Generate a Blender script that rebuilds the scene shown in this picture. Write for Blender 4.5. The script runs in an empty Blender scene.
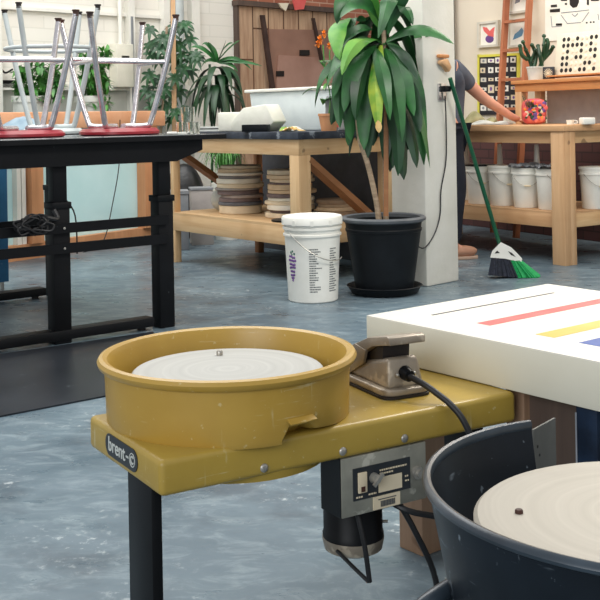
import bpy, bmesh, math, random
from math import sin, cos, pi, radians as R, sqrt, atan2
from mathutils import Vector, Matrix
random.seed(7)
SC = bpy.context.scene
COL = SC.collection
FPX = 1080.0; CAMH = 1.0; ROLL = 0.0175

# ------------------------------------------------------------------ placing helpers
def uv(px, py):
    c, s = cos(ROLL), sin(ROLL); dx = px-300; dy = py-115
    return dx*c-dy*s, dx*s+dy*c
def at(px, py, Y):
    u, v = uv(px, py); return Vector((u*Y/FPX, Y, CAMH-v*Y/FPX))
def onz(px, py, z=0.0):
    u, v = uv(px, py); Y = (CAMH-z)*FPX/v; return Vector((u*Y/FPX, Y, z))

# ------------------------------------------------------------------ materials
def lin(h):
    h = h.lstrip('#'); out = []
    for i in (0, 2, 4):
        c = int(h[i:i+2], 16)/255
        out.append(c/12.92 if c <= .04045 else ((c+.055)/1.055)**2.4)
    return tuple(out)+(1,)
def newmat(name):
    m = bpy.data.materials.new(name); m.use_nodes = True
    nt = m.node_tree; b = nt.nodes['Principled BSDF']
    return m, nt, b
def coords(nt, scale=(1, 1, 1), rot=(0, 0, 0)):
    tc = nt.nodes.new('ShaderNodeTexCoord'); mp = nt.nodes.new('ShaderNodeMapping')
    mp.inputs['Scale'].default_value = scale; mp.inputs['Rotation'].default_value = rot
    nt.links.new(tc.outputs['Object'], mp.inputs['Vector']); return mp.outputs[0]
def noise(nt, vec, scale, detail=5, rough=.55, dist=0):
    n = nt.nodes.new('ShaderNodeTexNoise'); n.inputs['Scale'].default_value = scale
    n.inputs['Detail'].default_value = detail; n.inputs['Roughness'].default_value = rough
    n.inputs['Distortion'].default_value = dist
    nt.links.new(vec, n.inputs['Vector']); return n.outputs['Fac']
def ramp(nt, fac, stops):
    r = nt.nodes.new('ShaderNodeValToRGB'); e = r.color_ramp.elements
    while len(e) < len(stops): e.new(.5)
    for i, (p, c) in enumerate(stops):
        e[i].position = p; e[i].color = c if not isinstance(c, str) else lin(c)
    nt.links.new(fac, r.inputs[0]); return r.outputs[0]
def mix(nt, fac, a, b):
    m = nt.nodes.new('ShaderNodeMix'); m.data_type = 'RGBA'
    for sock, v in ((m.inputs[0], fac), (m.inputs[6], a), (m.inputs[7], b)):
        if hasattr(v, 'is_linked'): nt.links.new(v, sock)
        elif isinstance(v, str): sock.default_value = lin(v)
        else: sock.default_value = v
    return m.outputs[2]
def bump(nt, b, h, strength=.2, dist=.01):
    n = nt.nodes.new('ShaderNodeBump'); n.inputs['Strength'].default_value = strength
    n.inputs['Distance'].default_value = dist
    nt.links.new(h, n.inputs['Height']); nt.links.new(n.outputs[0], b.inputs['Normal'])
W1 = (1, 1, 1, 1); K0 = (0, 0, 0, 1)
def plain(name, c1, c2=None, rough=.5, metal=0, scale=8, lo=.35, hi=.65, bmp=0, spec=.5, sc=(1, 1, 1), specks=None, speck_amt=.66, speck_scale=60, coat=0, scratch=None):
    m, nt, b = newmat(name); v = coords(nt, sc)
    c2 = c2 or c1
    n = noise(nt, v, scale)
    col = ramp(nt, n, [(lo, c1), (hi, c2)])
    if specks:
        s = noise(nt, v, speck_scale, 3); s = ramp(nt, s, [(speck_amt-.055, K0), (speck_amt, (.55, .55, .55, 1))])
        col = mix(nt, s, col, specks)
    if scratch:
        for sc_, rt in (((9, 9, 150), (.5, .3, 0)), ((60, 60, 5), (.1, .1, .2))):
            q = noise(nt, coords(nt, sc_, rt), 1.0, 4, .6); q2 = noise(nt, coords(nt), 13, 3)
            mm = nt.nodes.new('ShaderNodeMath'); mm.operation = 'MULTIPLY'
            nt.links.new(ramp(nt, q, [(.62, K0), (.68, (.7, .7, .7, 1))]), mm.inputs[0]); nt.links.new(ramp(nt, q2, [(.52, K0), (.62, W1)]), mm.inputs[1])
            col = mix(nt, mm.outputs[0], col, scratch)
    nt.links.new(col, b.inputs['Base Color'])
    b.inputs['Roughness'].default_value = rough; b.inputs['Metallic'].default_value = metal
    b.inputs['Specular IOR Level'].default_value = spec
    b.inputs['Coat Weight'].default_value = coat
    if bmp: bump(nt, b, noise(nt, v, scale*4), bmp)
    return m
def wood(name, c1, c2, c3=None, axis=0, rough=.6, scale=1.0):
    m, nt, b = newmat(name)
    s = [14, 14, 14]; s[axis] = .9
    v = coords(nt, tuple(k*scale for k in s))
    n = noise(nt, v, 1.6, 6, .6, .6)
    v2 = coords(nt, (1, 1, 1)); n2 = noise(nt, v2, 3, 2)
    col = ramp(nt, n, [(.3, c1), (.7, c2)])
    if c3: col = mix(nt, ramp(nt, n2, [(.5, K0), (.75, (.6, .6, .6, 1))]), col, c3)
    s3 = noise(nt, v2, 11, 1); kn = ramp(nt, s3, [(.74, K0), (.78, (.6, .6, .6, 1))])
    col = mix(nt, kn, col, '#5e4028')
    nt.links.new(col, b.inputs['Base Color']); b.inputs['Roughness'].default_value = rough
    bump(nt, b, n, .12, .004); return m
def leafmat(name, c1, c2, c3=None, rough=.38):
    m, nt, b = newmat(name); v = coords(nt)
    col = ramp(nt, noise(nt, v, 7, 3), [(.35, c1), (.62, c2)])
    if c3: col = mix(nt, ramp(nt, noise(nt, v, 3.3, 2), [(.56, K0), (.68, W1)]), col, c3)
    nt.links.new(col, b.inputs['Base Color']); b.inputs['Roughness'].default_value = rough
    b.inputs['Subsurface Weight'].default_value = 0
    return m

M = {}
M['yellow'] = plain('mustard_enamel', '#a5893a', '#b39641', .36, scale=6, specks='#cfc497', speck_amt=.72, speck_scale=75, scratch='#cdc294', bmp=.03)
M['pan_yellow'] = plain('ochre_plastic', '#ae8a3a', '#ba9642', .36, scale=5, specks='#d3c596', speck_amt=.72, speck_scale=75, scratch='#d3c596', bmp=.03)
M['black_metal'] = plain('black_enamel', '#0b0c0e', '#111316', .42, specks='#8a8d8f', speck_amt=.80, speck_scale=55, spec=.2)
M['table_black'] = plain('black_powdercoat', '#090a0c', '#0f1013', .5, specks='#5c6064', speck_amt=.80, speck_scale=40, spec=.2)
M['black_plastic'] = plain('black_plastic', '#0e1013', '#14171b', .38, spec=.2)
M['navy_plastic'] = plain('navy_black_plastic', '#11161c', '#1a2129', .34, scale=5, specks='#8d99a3', speck_amt=.735, speck_scale=70, scratch='#8d99a3', spec=.2)
M['navy_rim'] = plain('worn_navy_rim', '#1e262e', '#39444e', .3, scale=9)
M['navy_leg'] = plain('navy_enamel', '#101c2c', '#1b2c42', .4, scale=20, spec=.2)
M['edge_metal'] = plain('bare_edge_metal', '#b9bec6', '#8f97a3', .35, metal=.4)
M['galv'] = plain('galvanised_steel', '#8c8b80', '#a5a396', .45, metal=.35, scale=14, specks='#d9d6c8', speck_amt=.66, speck_scale=34)
M['dull_plate'] = plain('dull_steel_plate', '#5f5f5a', '#747470', .6)
M['pedal'] = plain('worn_cast_aluminium', '#857a6c', '#a49887', .42, metal=.35, scale=12, specks='#d3c6b0', speck_amt=.63, speck_scale=22, bmp=.1)
M['chrome'] = plain('chrome', '#dedbdd', '#c4bfc2', .2, metal=.85, scale=20)
M['rust'] = plain('rusty_cap', '#2a1a16', '#5a3426', .6)
M['grey_paint'] = plain('grey_painted_steel', '#b4bcbc', '#c2c9c8', .42)
M['steel'] = plain('steel_bolt', '#c3beb4', '#94918a', .35, metal=.6)
M['red'] = plain('red_seat_vinyl', '#8c1d28', '#a02632', .3)
M['rubber'] = plain('dark_rubber', '#14100f', '#231b18', .6)
M['white_paint'] = plain('white_table_paint', '#dedace', '#e6e2d8', .4, scale=3)
M['shaded_face_paint'] = plain('white_table_shaded_side', '#d5d0bd', '#dedac9', .5, scale=3, bmp=.05)  # beige copy of the table white, side shade put into the colour
M['stripe_black'] = plain('black_stripe_paint', '#2b2e35')
M['stripe_red'] = plain('red_stripe_paint', '#dd5a56', '#e26b66')
M['stripe_yellow'] = plain('yellow_stripe_paint', '#efb24b', '#f2bd62')
M['stripe_blue'] = plain('blue_stripe_paint', '#2f4f98', '#3b5ba2')
M['pine'] = wood('pine_timber', '#cca273', '#e3c294', '#bf9464', 0)
M['pine_y'] = wood('pine_timber_cross', '#cca273', '#e3c294', '#bf9464', 1)
M['pine_z'] = wood('pine_timber_upright', '#cca273', '#e3c294', '#bf9464', 2)
M['tan'] = wood('tan_timber', '#bd9166', '#d3aa80', '#ac7e52', 1)
M['tan_z'] = wood('tan_timber_upright', '#bf9469', '#d5af86', '#ac7e52', 2)
M['brownwood'] = wood('brown_timber', '#8a5c38', '#a06d45', None, 0)
M['floorwood'] = wood('worn_block_timber', '#8d6d52', '#a3836a', '#77583f', 2)
M['darkwood'] = wood('dark_stained_timber', '#4c3e37', '#5d4c42', None, 2)
M['stud'] = wood('reddish_stud', '#c4895e', '#d39a6e', '#b67a50', 2)
M['ladder'] = wood('orange_ladder_wood', '#9c5c3e', '#b5724f', None, 2)
M['shelfwood'] = wood('honey_shelf_wood', '#b87946', '#cc8e58', '#a86c3e', 1)
M['white_plastic'] = plain('white_plastic', '#e6e4da', '#efede4', .4)
M['tub'] = plain('white_tub_plastic', '#dbe4e4', '#e6eeed', .45)
M['foam'] = plain('white_foam', '#dcdbcd', '#e8e6da', .8, bmp=.15)
M['pot_black'] = plain('black_pot_plastic', '#0e1114', '#15191d', .5, spec=.2)
M['pot_rim'] = plain('dusty_pot_rim', '#4a4e52', '#5c6064', .6)
M['soil'] = plain('dark_soil', '#1d1712', '#33281e', .9, scale=40, bmp=.4)
M['bark'] = plain('pale_bark', '#8c7862', '#b09a80', .8, scale=20, sc=(1, 1, 3), bmp=.3)
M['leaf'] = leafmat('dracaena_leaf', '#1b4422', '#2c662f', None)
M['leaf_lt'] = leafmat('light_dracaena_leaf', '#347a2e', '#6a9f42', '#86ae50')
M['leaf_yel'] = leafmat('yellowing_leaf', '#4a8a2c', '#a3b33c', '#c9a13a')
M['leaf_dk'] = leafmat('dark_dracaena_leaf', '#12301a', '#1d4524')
M['leaf_tip'] = plain('dry_leaf_tip', '#c99a4c', '#e0c890', .7)
M['fern'] = leafmat('fern_leaf', '#2f6a2c', '#57963f', None)
M['umbrella_leaf'] = leafmat('umbrella_leaf', '#1a3d24', '#2c5a34', None)
M['green_plastic'] = plain('green_plastic', '#0a4a30', '#0e5c3c', .4)
M['green_bristle'] = plain('green_bristle', '#0f8a48', '#1c9f58', .6, scale=60)
M['dark_bristle'] = plain('dark_bristle', '#23262f', '#343846', .8, scale=60)
M['column'] = plain('cream_column_paint', '#dad7cb', '#e6e3d9', .65, scale=4, bmp=.25)
M['cord'] = plain('black_cord', '#121214', '#1c1c1e', .5)
M['skin'] = plain('skin', '#c98f78', '#d59e87', .5)
M['shirt'] = plain('slate_tshirt', '#4a505e', '#565c6a', .85, bmp=.1)
M['trouser'] = plain('dark_trousers', '#0f1320', '#181c2a', .85, bmp=.1)
M['hair'] = plain('brown_hair', '#2c1f17', '#3c2b20', .6)
M['shoe'] = plain('tan_shoe', '#a8785e', '#b98a70', .6)
M['sole'] = plain('pale_sole', '#b89a86', '#c4a894', .7)
M['blue_panel'] = plain('pale_blue_panel', '#c3e8ea', '#cdeef0', .5, scale=3)
M['blue_post'] = plain('blue_steel_post', '#235a80', '#2f6b92', .45, specks='#9db4c4', speck_amt=.76)
M['grape_p'] = plain('grape_purple_print', '#5b3a78', '#7b5296', .5)
M['grape_g'] = plain('grape_leaf_print', '#2e6a5a')
M['print'] = plain('grey_print', '#55585a')
M['label_cream'] = plain('cream_label', '#d9c7a6', '#e4d5b8', .6)
M['badge'] = plain('badge_black', '#22262a', '#2b2f34', .4)
M['badge_text'] = plain('badge_silver', '#c8ccc6')
M['headmetal'] = None
M['flower'] = plain('orange_petals', '#e8801e', '#f2952c', .6)
M['paper'] = plain('white_paper', '#e9e4d6', '#f0ece0', .7)
M['grey_card'] = plain('grey_card', '#7d8084', '#8b8e92', .7)
M['grey_board'] = plain('grey_backing_board', '#a39c98', '#b0a9a4', .7)
M['dark_panel'] = plain('dark_grey_panel', '#3a3b40', '#47484d', .75)
M['bag_black'] = plain('black_bag', '#0d0e10', '#191a1d', .4, bmp=.4)
M['peg'] = plain('cream_pegboard', '#e0d5bd', '#e8dec8', .6)
M['hole'] = plain('dark_hole', '#17120f')
M['slate'] = plain('dark_slate_top', '#2a2e36', '#454b55', .42, scale=9, specks='#a2a8ae', speck_amt=.68, speck_scale=14, spec=.2)
M['terracotta'] = plain('terracotta_beam', '#d69a72', '#e0aa84', .7)
M['cloth_blue'] = plain('blue_grey_cloth', '#7d93a2', '#9cb0bb', .9, bmp=.3)
M['cloth_olive'] = plain('olive_cloth', '#7a7652', '#9b9672', .9, bmp=.3)
M['cyan_blue'] = plain('blue_tray_plastic', '#2a4a92', '#31549e')
M['laminate'] = plain('grey_laminate', '#4a4f54', '#5b6166', .22, spec=.6)
M['mat'] = plain('charcoal_mat', '#1f2328', '#2c3036', .35, scale=3, specks='#7a838a', speck_amt=.75, speck_scale=12, spec=.2)
M['cream_box'] = plain('cream_electrical_enamel', '#d9d6c6', '#e2dfd0', .5)
M['yellow_frame'] = plain('yellow_frame', '#d9cf4a', '#e0d758', .5)
M['frame_wood'] = plain('pale_frame', '#c9c2b2', '#d8d2c4', .5)
M['photo_black'] = plain('photo_black', '#1c1a20', '#2a2730', .5)
M['kiln_brown'] = plain('reddish_kiln_panel', '#8d6a5a', '#ad8673', .5, scale=2.5, lo=.3, hi=.75, metal=.15)
M['kiln_light'] = plain('pinkish_kiln_panel', '#a37c6c', '#bb9585', .45, scale=2, metal=.15)
M['strap'] = plain('dark_iron_strap', '#33211b', '#44302a', .6)
M['ceramic'] = plain('pale_ceramic', '#bfc3bd', '#d5d7d0', .4)
M['fruit_red'] = plain('red_fruit_print', '#c33a4c', '#e0705a', .4)
M['bird_blue'] = plain('blue_bird_print', '#4a7fa3', '#6f9ab5', .4)

def spun(name, c1, c2, c3, centre=(0, 0)):
    m, nt, b = newmat(name); tc = nt.nodes.new('ShaderNodeTexCoord')
    sx = nt.nodes.new('ShaderNodeVectorMath'); sx.operation = 'MULTIPLY'; sx.inputs[1].default_value = (1, 1, 0)
    nt.links.new(tc.outputs['Object'], sx.inputs[0])
    ln = nt.nodes.new('ShaderNodeVectorMath'); ln.operation = 'LENGTH'; nt.links.new(sx.outputs[0], ln.inputs[0])
    n = noise(nt, tc.outputs['Object'], 9, 4)
    ad = nt.nodes.new('ShaderNodeMath'); ad.operation = 'MULTIPLY_ADD'; ad.inputs[1].default_value = .012
    nt.links.new(n, ad.inputs[0]); nt.links.new(ln.outputs['Value'], ad.inputs[2])
    cb = nt.nodes.new('ShaderNodeCombineXYZ'); nt.links.new(ad.outputs[0], cb.inputs[0])
    rn = noise(nt, cb.outputs[0], 70, 4)
    col = ramp(nt, rn, [(.2, c1), (.85, c2)])
    col = mix(nt, ramp(nt, noise(nt, tc.outputs['Object'], 5, 3), [(.5, K0), (.75, (.5, .5, .5, 1))]), col, c3)
    nt.links.new(col, b.inputs['Base Color']); b.inputs['Roughness'].default_value = .5
    bump(nt, b, rn, .05, .003); return m
M['head_grey'] = spun('clay_smeared_wheel_head', '#a3a39e', '#c3c3bd', '#adada8')
M['head_cream'] = spun('cream_wheel_bat', '#a9a294', '#bfb8aa', '#9d9688')

def glassmat():
    m, nt, b = newmat('clear_glass'); b.inputs['Transmission Weight'].default_value = 1
    b.inputs['Roughness'].default_value = .04; b.inputs['Base Color'].default_value = (.93, .94, .93, 1); b.inputs['IOR'].default_value = 1.3
    n = noise(nt, coords(nt), 10); nt.links.new(ramp(nt, n, [(0, (.9, .92, .9, 1)), (1, (.96, .97, .96, 1))]), b.inputs['Base Color'])
    return m
M['glass'] = glassmat()

def floormat():
    m, nt, b = newmat('worn_blue_grey_painted_concrete'); v = coords(nt)
    base = ramp(nt, noise(nt, v, 1.1, 5, .6, .4), [(.33, '#4f606b'), (.68, '#6c7e88')])
    v2 = coords(nt, (1, 2.0, 1), (0, 0, .6))
    sc = noise(nt, v2, 7, 12, .75, .7)
    base = mix(nt, ramp(nt, sc, [(.50, K0), (.70, (.62, .62, .62, 1))]), base, '#98a7ad')
    dk = noise(nt, v, 2.3, 6, .6)
    base = mix(nt, ramp(nt, dk, [(.52, K0), (.66, (.75, .75, .75, 1))]), base, '#46525b')
    v3 = coords(nt, (1, 1, 1)); sp = noise(nt, v3, 30, 7, .7)
    mk = ramp(nt, noise(nt, v3, 2.2, 4), [(.48, K0), (.62, W1)])
    mm = nt.nodes.new('ShaderNodeMath'); mm.operation = 'MULTIPLY'
    nt.links.new(ramp(nt, sp, [(.56, K0), (.68, (.9, .9, .9, 1))]), mm.inputs[0]); nt.links.new(mk, mm.inputs[1])
    base = mix(nt, mm.outputs[0], base, '#c9d1d2')
    nt.links.new(base, b.inputs['Base Color'])
    rr = ramp(nt, noise(nt, v2, 5, 6), [(.3, (.22, .22, .22, 1)), (.7, (.5, .5, .5, 1))])
    nt.links.new(rr, b.inputs['Roughness']); bump(nt, b, noise(nt, v, 5, 4), .12, .02)
    return m
M['floor'] = floormat()
def brickmat(name, c1, c2, mortar, scale=1.0, rough=.8, bw=.22, bh=.075):
    m, nt, b = newmat(name); tc = nt.nodes.new('ShaderNodeTexCoord')
    sp = nt.nodes.new('ShaderNodeSeparateXYZ'); nt.links.new(tc.outputs['Object'], sp.inputs[0])
    cb = nt.nodes.new('ShaderNodeCombineXYZ'); nt.links.new(sp.outputs[0], cb.inputs[0]); nt.links.new(sp.outputs[2], cb.inputs[1])
    br = nt.nodes.new('ShaderNodeTexBrick'); br.inputs['Color1'].default_value = lin(c1); br.inputs['Color2'].default_value = lin(c2)
    br.inputs['Mortar'].default_value = lin(mortar); br.inputs['Scale'].default_value = scale
    br.inputs['Brick Width'].default_value = bw; br.inputs['Row Height'].default_value = bh; br.inputs['Mortar Size'].default_value = .006
    nt.links.new(cb.outputs[0], br.inputs['Vector'])
    nt.links.new(br.outputs['Color'], b.inputs['Base Color']); b.inputs['Roughness'].default_value = rough
    inv = nt.nodes.new('ShaderNodeMath'); inv.operation = 'SUBTRACT'; inv.inputs[0].default_value = 1; nt.links.new(br.outputs['Fac'], inv.inputs[1])
    bump(nt, b, inv.outputs[0], .3, .004); return m
M['white_brick'] = brickmat('painted_white_brick', '#e6e2d8', '#ebe8df', '#dfdcd2', bw=.6, bh=.11)
M['red_brick'] = brickmat('old_red_brick', '#9a5a44', '#b4745a', '#c9a48c')
M['dark_brick'] = brickmat('dark_red_brick', '#4a2d2c', '#583734', '#3a2826')
def woodpanelmat():
    m, nt, b = newmat('salvaged_wood_boards'); tc = nt.nodes.new('ShaderNodeTexCoord')
    sp = nt.nodes.new('ShaderNodeSeparateXYZ'); nt.links.new(tc.outputs['Object'], sp.inputs[0])
    cb = nt.nodes.new('ShaderNodeCombineXYZ'); nt.links.new(sp.outputs[2], cb.inputs[0]); nt.links.new(sp.outputs[0], cb.inputs[1])
    br = nt.nodes.new('ShaderNodeTexBrick'); br.inputs['Color1'].default_value = lin('#b5957a'); br.inputs['Color2'].default_value = lin('#d2b494')
    br.inputs['Mortar'].default_value = lin('#503828'); br.inputs['Scale'].default_value = 1
    br.inputs['Brick Width'].default_value = .62; br.inputs['Row Height'].default_value = .21; br.inputs['Mortar Size'].default_value = .008
    nt.links.new(cb.outputs[0], br.inputs['Vector'])
    n = noise(nt, coords(nt, (12, 12, 1.2)), 2, 6, .6, .5)
    col = mix(nt, ramp(nt, n, [(.4, K0), (.7, (.6, .6, .6, 1))]), br.outputs['Color'], '#7d4f34')
    nt.links.new(col, b.inputs['Base Color']); b.inputs['Roughness'].default_value = .75; return m
M['boards'] = woodpanelmat()
M['cream_wall'] = plain('cream_wall_paint', '#dccfb9', '#e2d6c2', .7, scale=2)
M['trim_white'] = plain('white_trim_paint', '#e4e2d9', '#ebe9e1', .6)
M['band_grey'] = plain('grey_wainscot', '#a8aaa2', '#b3b4ac', .7)

# ------------------------------------------------------------------ mesh helpers
class B:
    def __init__(s): s.v = []; s.f = []
    def add(s, vs, fs):
        o = len(s.v); s.v += [tuple(x) for x in vs]; s.f += [tuple(i+o for i in f) for f in fs]; return s
    def box(s, x0, x1, y0, y1, z0, z1):
        v = [(x0,y0,z0),(x1,y0,z0),(x1,y1,z0),(x0,y1,z0),(x0,y0,z1),(x1,y0,z1),(x1,y1,z1),(x0,y1,z1)]
        return s.add(v, [(0,3,2,1),(4,5,6,7),(0,1,5,4),(1,2,6,5),(2,3,7,6),(3,0,4,7)])
    def prism(s, poly, lo, hi, axis='z'):
        n = len(poly); v = []
        for h in (lo, hi):
            for a, b in poly:
                v.append((a, b, h) if axis == 'z' else (a, h, b) if axis == 'y' else (h, a, b))
        f = [tuple(range(n-1, -1, -1)), tuple(range(n, 2*n))]
        f += [(i, (i+1) % n, n+(i+1) % n, n+i) for i in range(n)]
        return s.add(v, f)
    def bar(s, p, q, w, t, up=(0, 0, 1)):
        p = Vector(p); q = Vector(q); d = (q-p).normalized(); u = Vector(up)
        if abs(d.dot(u)) > .98: u = Vector((1, 0, 0))
        a = d.cross(u).normalized()*w/2; c = a.cross(d).normalized()*t/2
        v = [x+sa*a+sc_*c for x in (p, q) for sa, sc_ in ((-1,-1),(1,-1),(1,1),(-1,1))]
        return s.add(v, [(0,1,2,3),(7,6,5,4),(0,4,5,1),(1,5,6,2),(2,6,7,3),(3,7,4,0)])
    def lathe(s, prof, c=(0, 0, 0), n=48, a0=0, a1=2*pi, cap=False):
        full = abs(a1-a0-2*pi) < 1e-6; m = n if full else n+1
        v = []; 
        for i in range(m):
            a = a0+(a1-a0)*i/n
            for r, z in prof: v.append((c[0]+r*cos(a), c[1]+r*sin(a), c[2]+z))
        k = len(prof); f = []
        for i in range(n):
            j = (i+1) % m
            for q in range(k-1): f.append((i*k+q, j*k+q, j*k+q+1, i*k+q+1))
        if not full and cap: f.append(tuple(range(k-1, -1, -1))); f.append(tuple(range((m-1)*k, m*k)))
        return s.add(v, f)
    def cyl(s, p, q, r0, r1=None, n=16):
        r1 = r0 if r1 is None else r1
        return s.tube([p, q], [r0, r1], n, raw=True)
    def tube(s, pts, r, n=10, raw=False, closed=False):
        pts = [Vector(p) for p in pts]
        if not raw and len(pts) > 2 and not closed: pts, r = smooth(pts, r)
        m = len(pts); rs = r if isinstance(r, (list, tuple)) else [r]*m
        ref = None; v = []
        for i, p in enumerate(pts):
            if closed: d = pts[(i+1) % m]-pts[i-1]
            else: d = pts[min(i+1, m-1)]-pts[max(i-1, 0)]
            d.normalize()
            if ref is None:
                ref = Vector((0, 0, 1)) if abs(d.z) < .9 else Vector((1, 0, 0))
            a = ref-d*ref.dot(d); a.normalize(); ref = a; b = d.cross(a)
            for k in range(n):
                t = 2*pi*k/n; v.append(p+rs[i]*(cos(t)*a+sin(t)*b))
        f = []
        for i in range(m if closed else m-1):
            j = (i+1) % m
            for k in range(n): f.append((i*n+k, i*n+(k+1) % n, j*n+(k+1) % n, j*n+k))
        if not closed: f.append(tuple(range(n-1, -1, -1))); f.append(tuple(range((m-1)*n, m*n)))
        return s.add(v, f)
    def ball(s, c, r, n=12, m=8, sq=(1, 1, 1)):
        v = []; f = []
        for i in range(m+1):
            th = pi*i/m
            for k in range(n):
                t = 2*pi*k/n; v.append((c[0]+r*sq[0]*sin(th)*cos(t), c[1]+r*sq[1]*sin(th)*sin(t), c[2]+r*sq[2]*cos(th)))
        for i in range(m):
            for k in range(n): f.append((i*n+k, (i+1)*n+k, (i+1)*n+(k+1) % n, i*n+(k+1) % n))
        return s.add(v, f)
def smooth(pts, r, k=5):
    out = []; rr = []; m = len(pts); rs = r if isinstance(r, (list, tuple)) else None
    for i in range(m-1):
        p0 = pts[max(i-1, 0)]; p1 = pts[i]; p2 = pts[i+1]; p3 = pts[min(i+2, m-1)]
        for q in range(k):
            t = q/k
            out.append(.5*((2*p1)+(p2-p0)*t+(2*p0-5*p1+4*p2-p3)*t*t+(3*p1-p0-3*p2+p3)*t**3))
            if rs: rr.append(rs[i]*(1-t)+rs[i+1]*t)
    out.append(pts[-1])
    if rs: rr.append(rs[-1]); return out, rr
    return out, r
def obj(name, b, mat, parent=None, bevel=0, sm=False, loc=None, rz=None, solid=0, seg=2):
    me = bpy.data.meshes.new(name); me.from_pydata([tuple(v) for v in b.v], [], b.f); 
    bm = bmesh.new(); bm.from_mesh(me)
    bmesh.ops.remove_doubles(bm, verts=bm.verts, dist=1e-5)
    if bevel:
        es = [e for e in bm.edges if len(e.link_faces) == 2 and e.calc_face_angle(0) > .5]
        bmesh.ops.bevel(bm, geom=es, offset=bevel, segments=seg, profile=.5, affect='EDGES', clamp_overlap=True)
    bmesh.ops.recalc_face_normals(bm, faces=bm.faces)
    bm.to_mesh(me); bm.free()
    if not isinstance(mat, (list, tuple)): mat = [mat]
    for m_ in mat: me.materials.append(M[m_] if isinstance(m_, str) else m_)
    o = bpy.data.objects.new(name, me); COL.objects.link(o)
    if sm or bevel:
        for p in me.polygons: p.use_smooth = True
        try:
            me.set_sharp_from_angle(angle=R(38))
        except Exception: pass
    if solid:
        md = o.modifiers.new('Solidify', 'SOLIDIFY'); md.thickness = solid; md.offset = 0
    if parent: o.parent = parent
    if loc: o.location = loc
    if rz is not None: o.rotation_euler = (0, 0, rz)
    return o
def tag(o, label, cat, group=None, kind=None):
    if label: o['label'] = label
    if cat: o['category'] = cat
    if group: o['group'] = group
    if kind: o['kind'] = kind
    return o
def thing(name, label, cat, loc=(0, 0, 0), rz=0, group=None):
    o = bpy.data.objects.new(name, None); COL.objects.link(o); o.location = loc; o.rotation_euler = (0, 0, rz)
    o.empty_display_size = .05
    return tag(o, label, cat, group)
def copy_tree(o, parent=None):
    c = o.copy(); COL.objects.link(c)
    if parent: c.parent = parent
    for ch in [k for k in o.children]: copy_tree(ch, c)
    return c
def struct(name, b, mat, **k):
    o = obj(name, b, mat, **k); o['kind'] = 'structure'; return o
def textmesh(s, size, extrude=.0006, bold=0):
    cu = bpy.data.curves.new('t', 'FONT'); cu.body = s; cu.size = size; cu.extrude = extrude; cu.offset = bold
    cu.align_x = 'CENTER'; cu.align_y = 'CENTER'
    o = bpy.data.objects.new('t', cu); COL.objects.link(o)
    dg = bpy.context.evaluated_depsgraph_get(); me = bpy.data.meshes.new_from_object(o.evaluated_get(dg))
    bpy.data.objects.remove(o); return me
def textobj(name, s, size, mat, parent, loc, rot, bold=0, sx=1):
    me = textmesh(s, size, bold=bold); me.materials.append(M[mat]); o = bpy.data.objects.new(name, me)
    COL.objects.link(o); o.parent = parent; o.location = loc; o.rotation_euler = rot; o.scale = (sx, 1, 1); return o
def leaf(b, p0, p1, p2, w, n=9, up=Vector((0, 0, 1)), fold=.25, taper=.6, side=None):
    p0, p1, p2 = Vector(p0), Vector(p1), Vector(p2); v = []; f = []
    for i in range(n+1):
        t = i/n; p = (1-t)**2*p0+2*t*(1-t)*p1+t*t*p2
        d = (2*(1-t)*(p1-p0)+2*t*(p2-p1)).normalized()
        if side is not None: sd = side-d*side.dot(d)
        else:
            sd = d.cross(up)
            if sd.length < .15: sd = d.cross(Vector((0, 1, 0)))
        sd.normalize(); nn = sd.cross(d).normalized()
        ww = w/2*(sin(pi*min(1, max(0.02, t**taper)))**.65*.97+.03)*(1+.06*sin(t*14))
        v += [p-sd*ww+nn*ww*fold, p, p+sd*ww+nn*ww*fold]
    for i in range(n):
        a = 3*i; f += [(a, a+1, a+4, a+3), (a+1, a+2, a+5, a+4)]
    b.add(v, f)

# ================================================================== SETTING
struct('floor', B().box(-7, 9, -2.5, 15, -.1, 0), 'floor')
# back wall (runs away to the right)
BW = Vector((-.633, 10.5, 0)); BA = R(44.6)
wb = B().box(-5.5, 0, 0, .2, 0, 3.4)
struct('wall_back_left', wb, 'white_brick', loc=BW, rz=BA)
struct('wall_back', B().box(0, 4.4, 0, .2, 0, 3.4), 'red_brick', loc=BW+Vector((0, 0, 0)), rz=BA)
def backpt(px, py, off=0):
    # point on the back wall plane seen at that pixel, local (x along wall, z)
    u, v = uv(px, py); d = Vector((cos(BA), sin(BA))); n = Vector((-d.y, d.x))
    r = Vector((u/FPX, 1)); Y = (Vector((BW.x, BW.y)).dot(n)-off)/r.dot(n)
    w = Vector((u*Y/FPX, Y)); return (w-Vector((BW.x, BW.y))).dot(d), CAMH-v*Y/FPX
# boarding and lining on the back wall
x0, z1 = backpt(234, 6); x1, _ = backpt(332, 12)
struct('wall_back_boarding', B().box(x0, x1, -.05, -.002, 0, z1), 'boards', loc=BW, rz=BA)
struct('trim_1', B().box(x0-.03, x1+.03, -.10, -.002, z1, z1+.05), 'darkwood', loc=BW, rz=BA)
struct('trim_2', B().box(x0-.015, x0+.012, -.06, -.002, 0, z1), 'darkwood', loc=BW, rz=BA)
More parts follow.
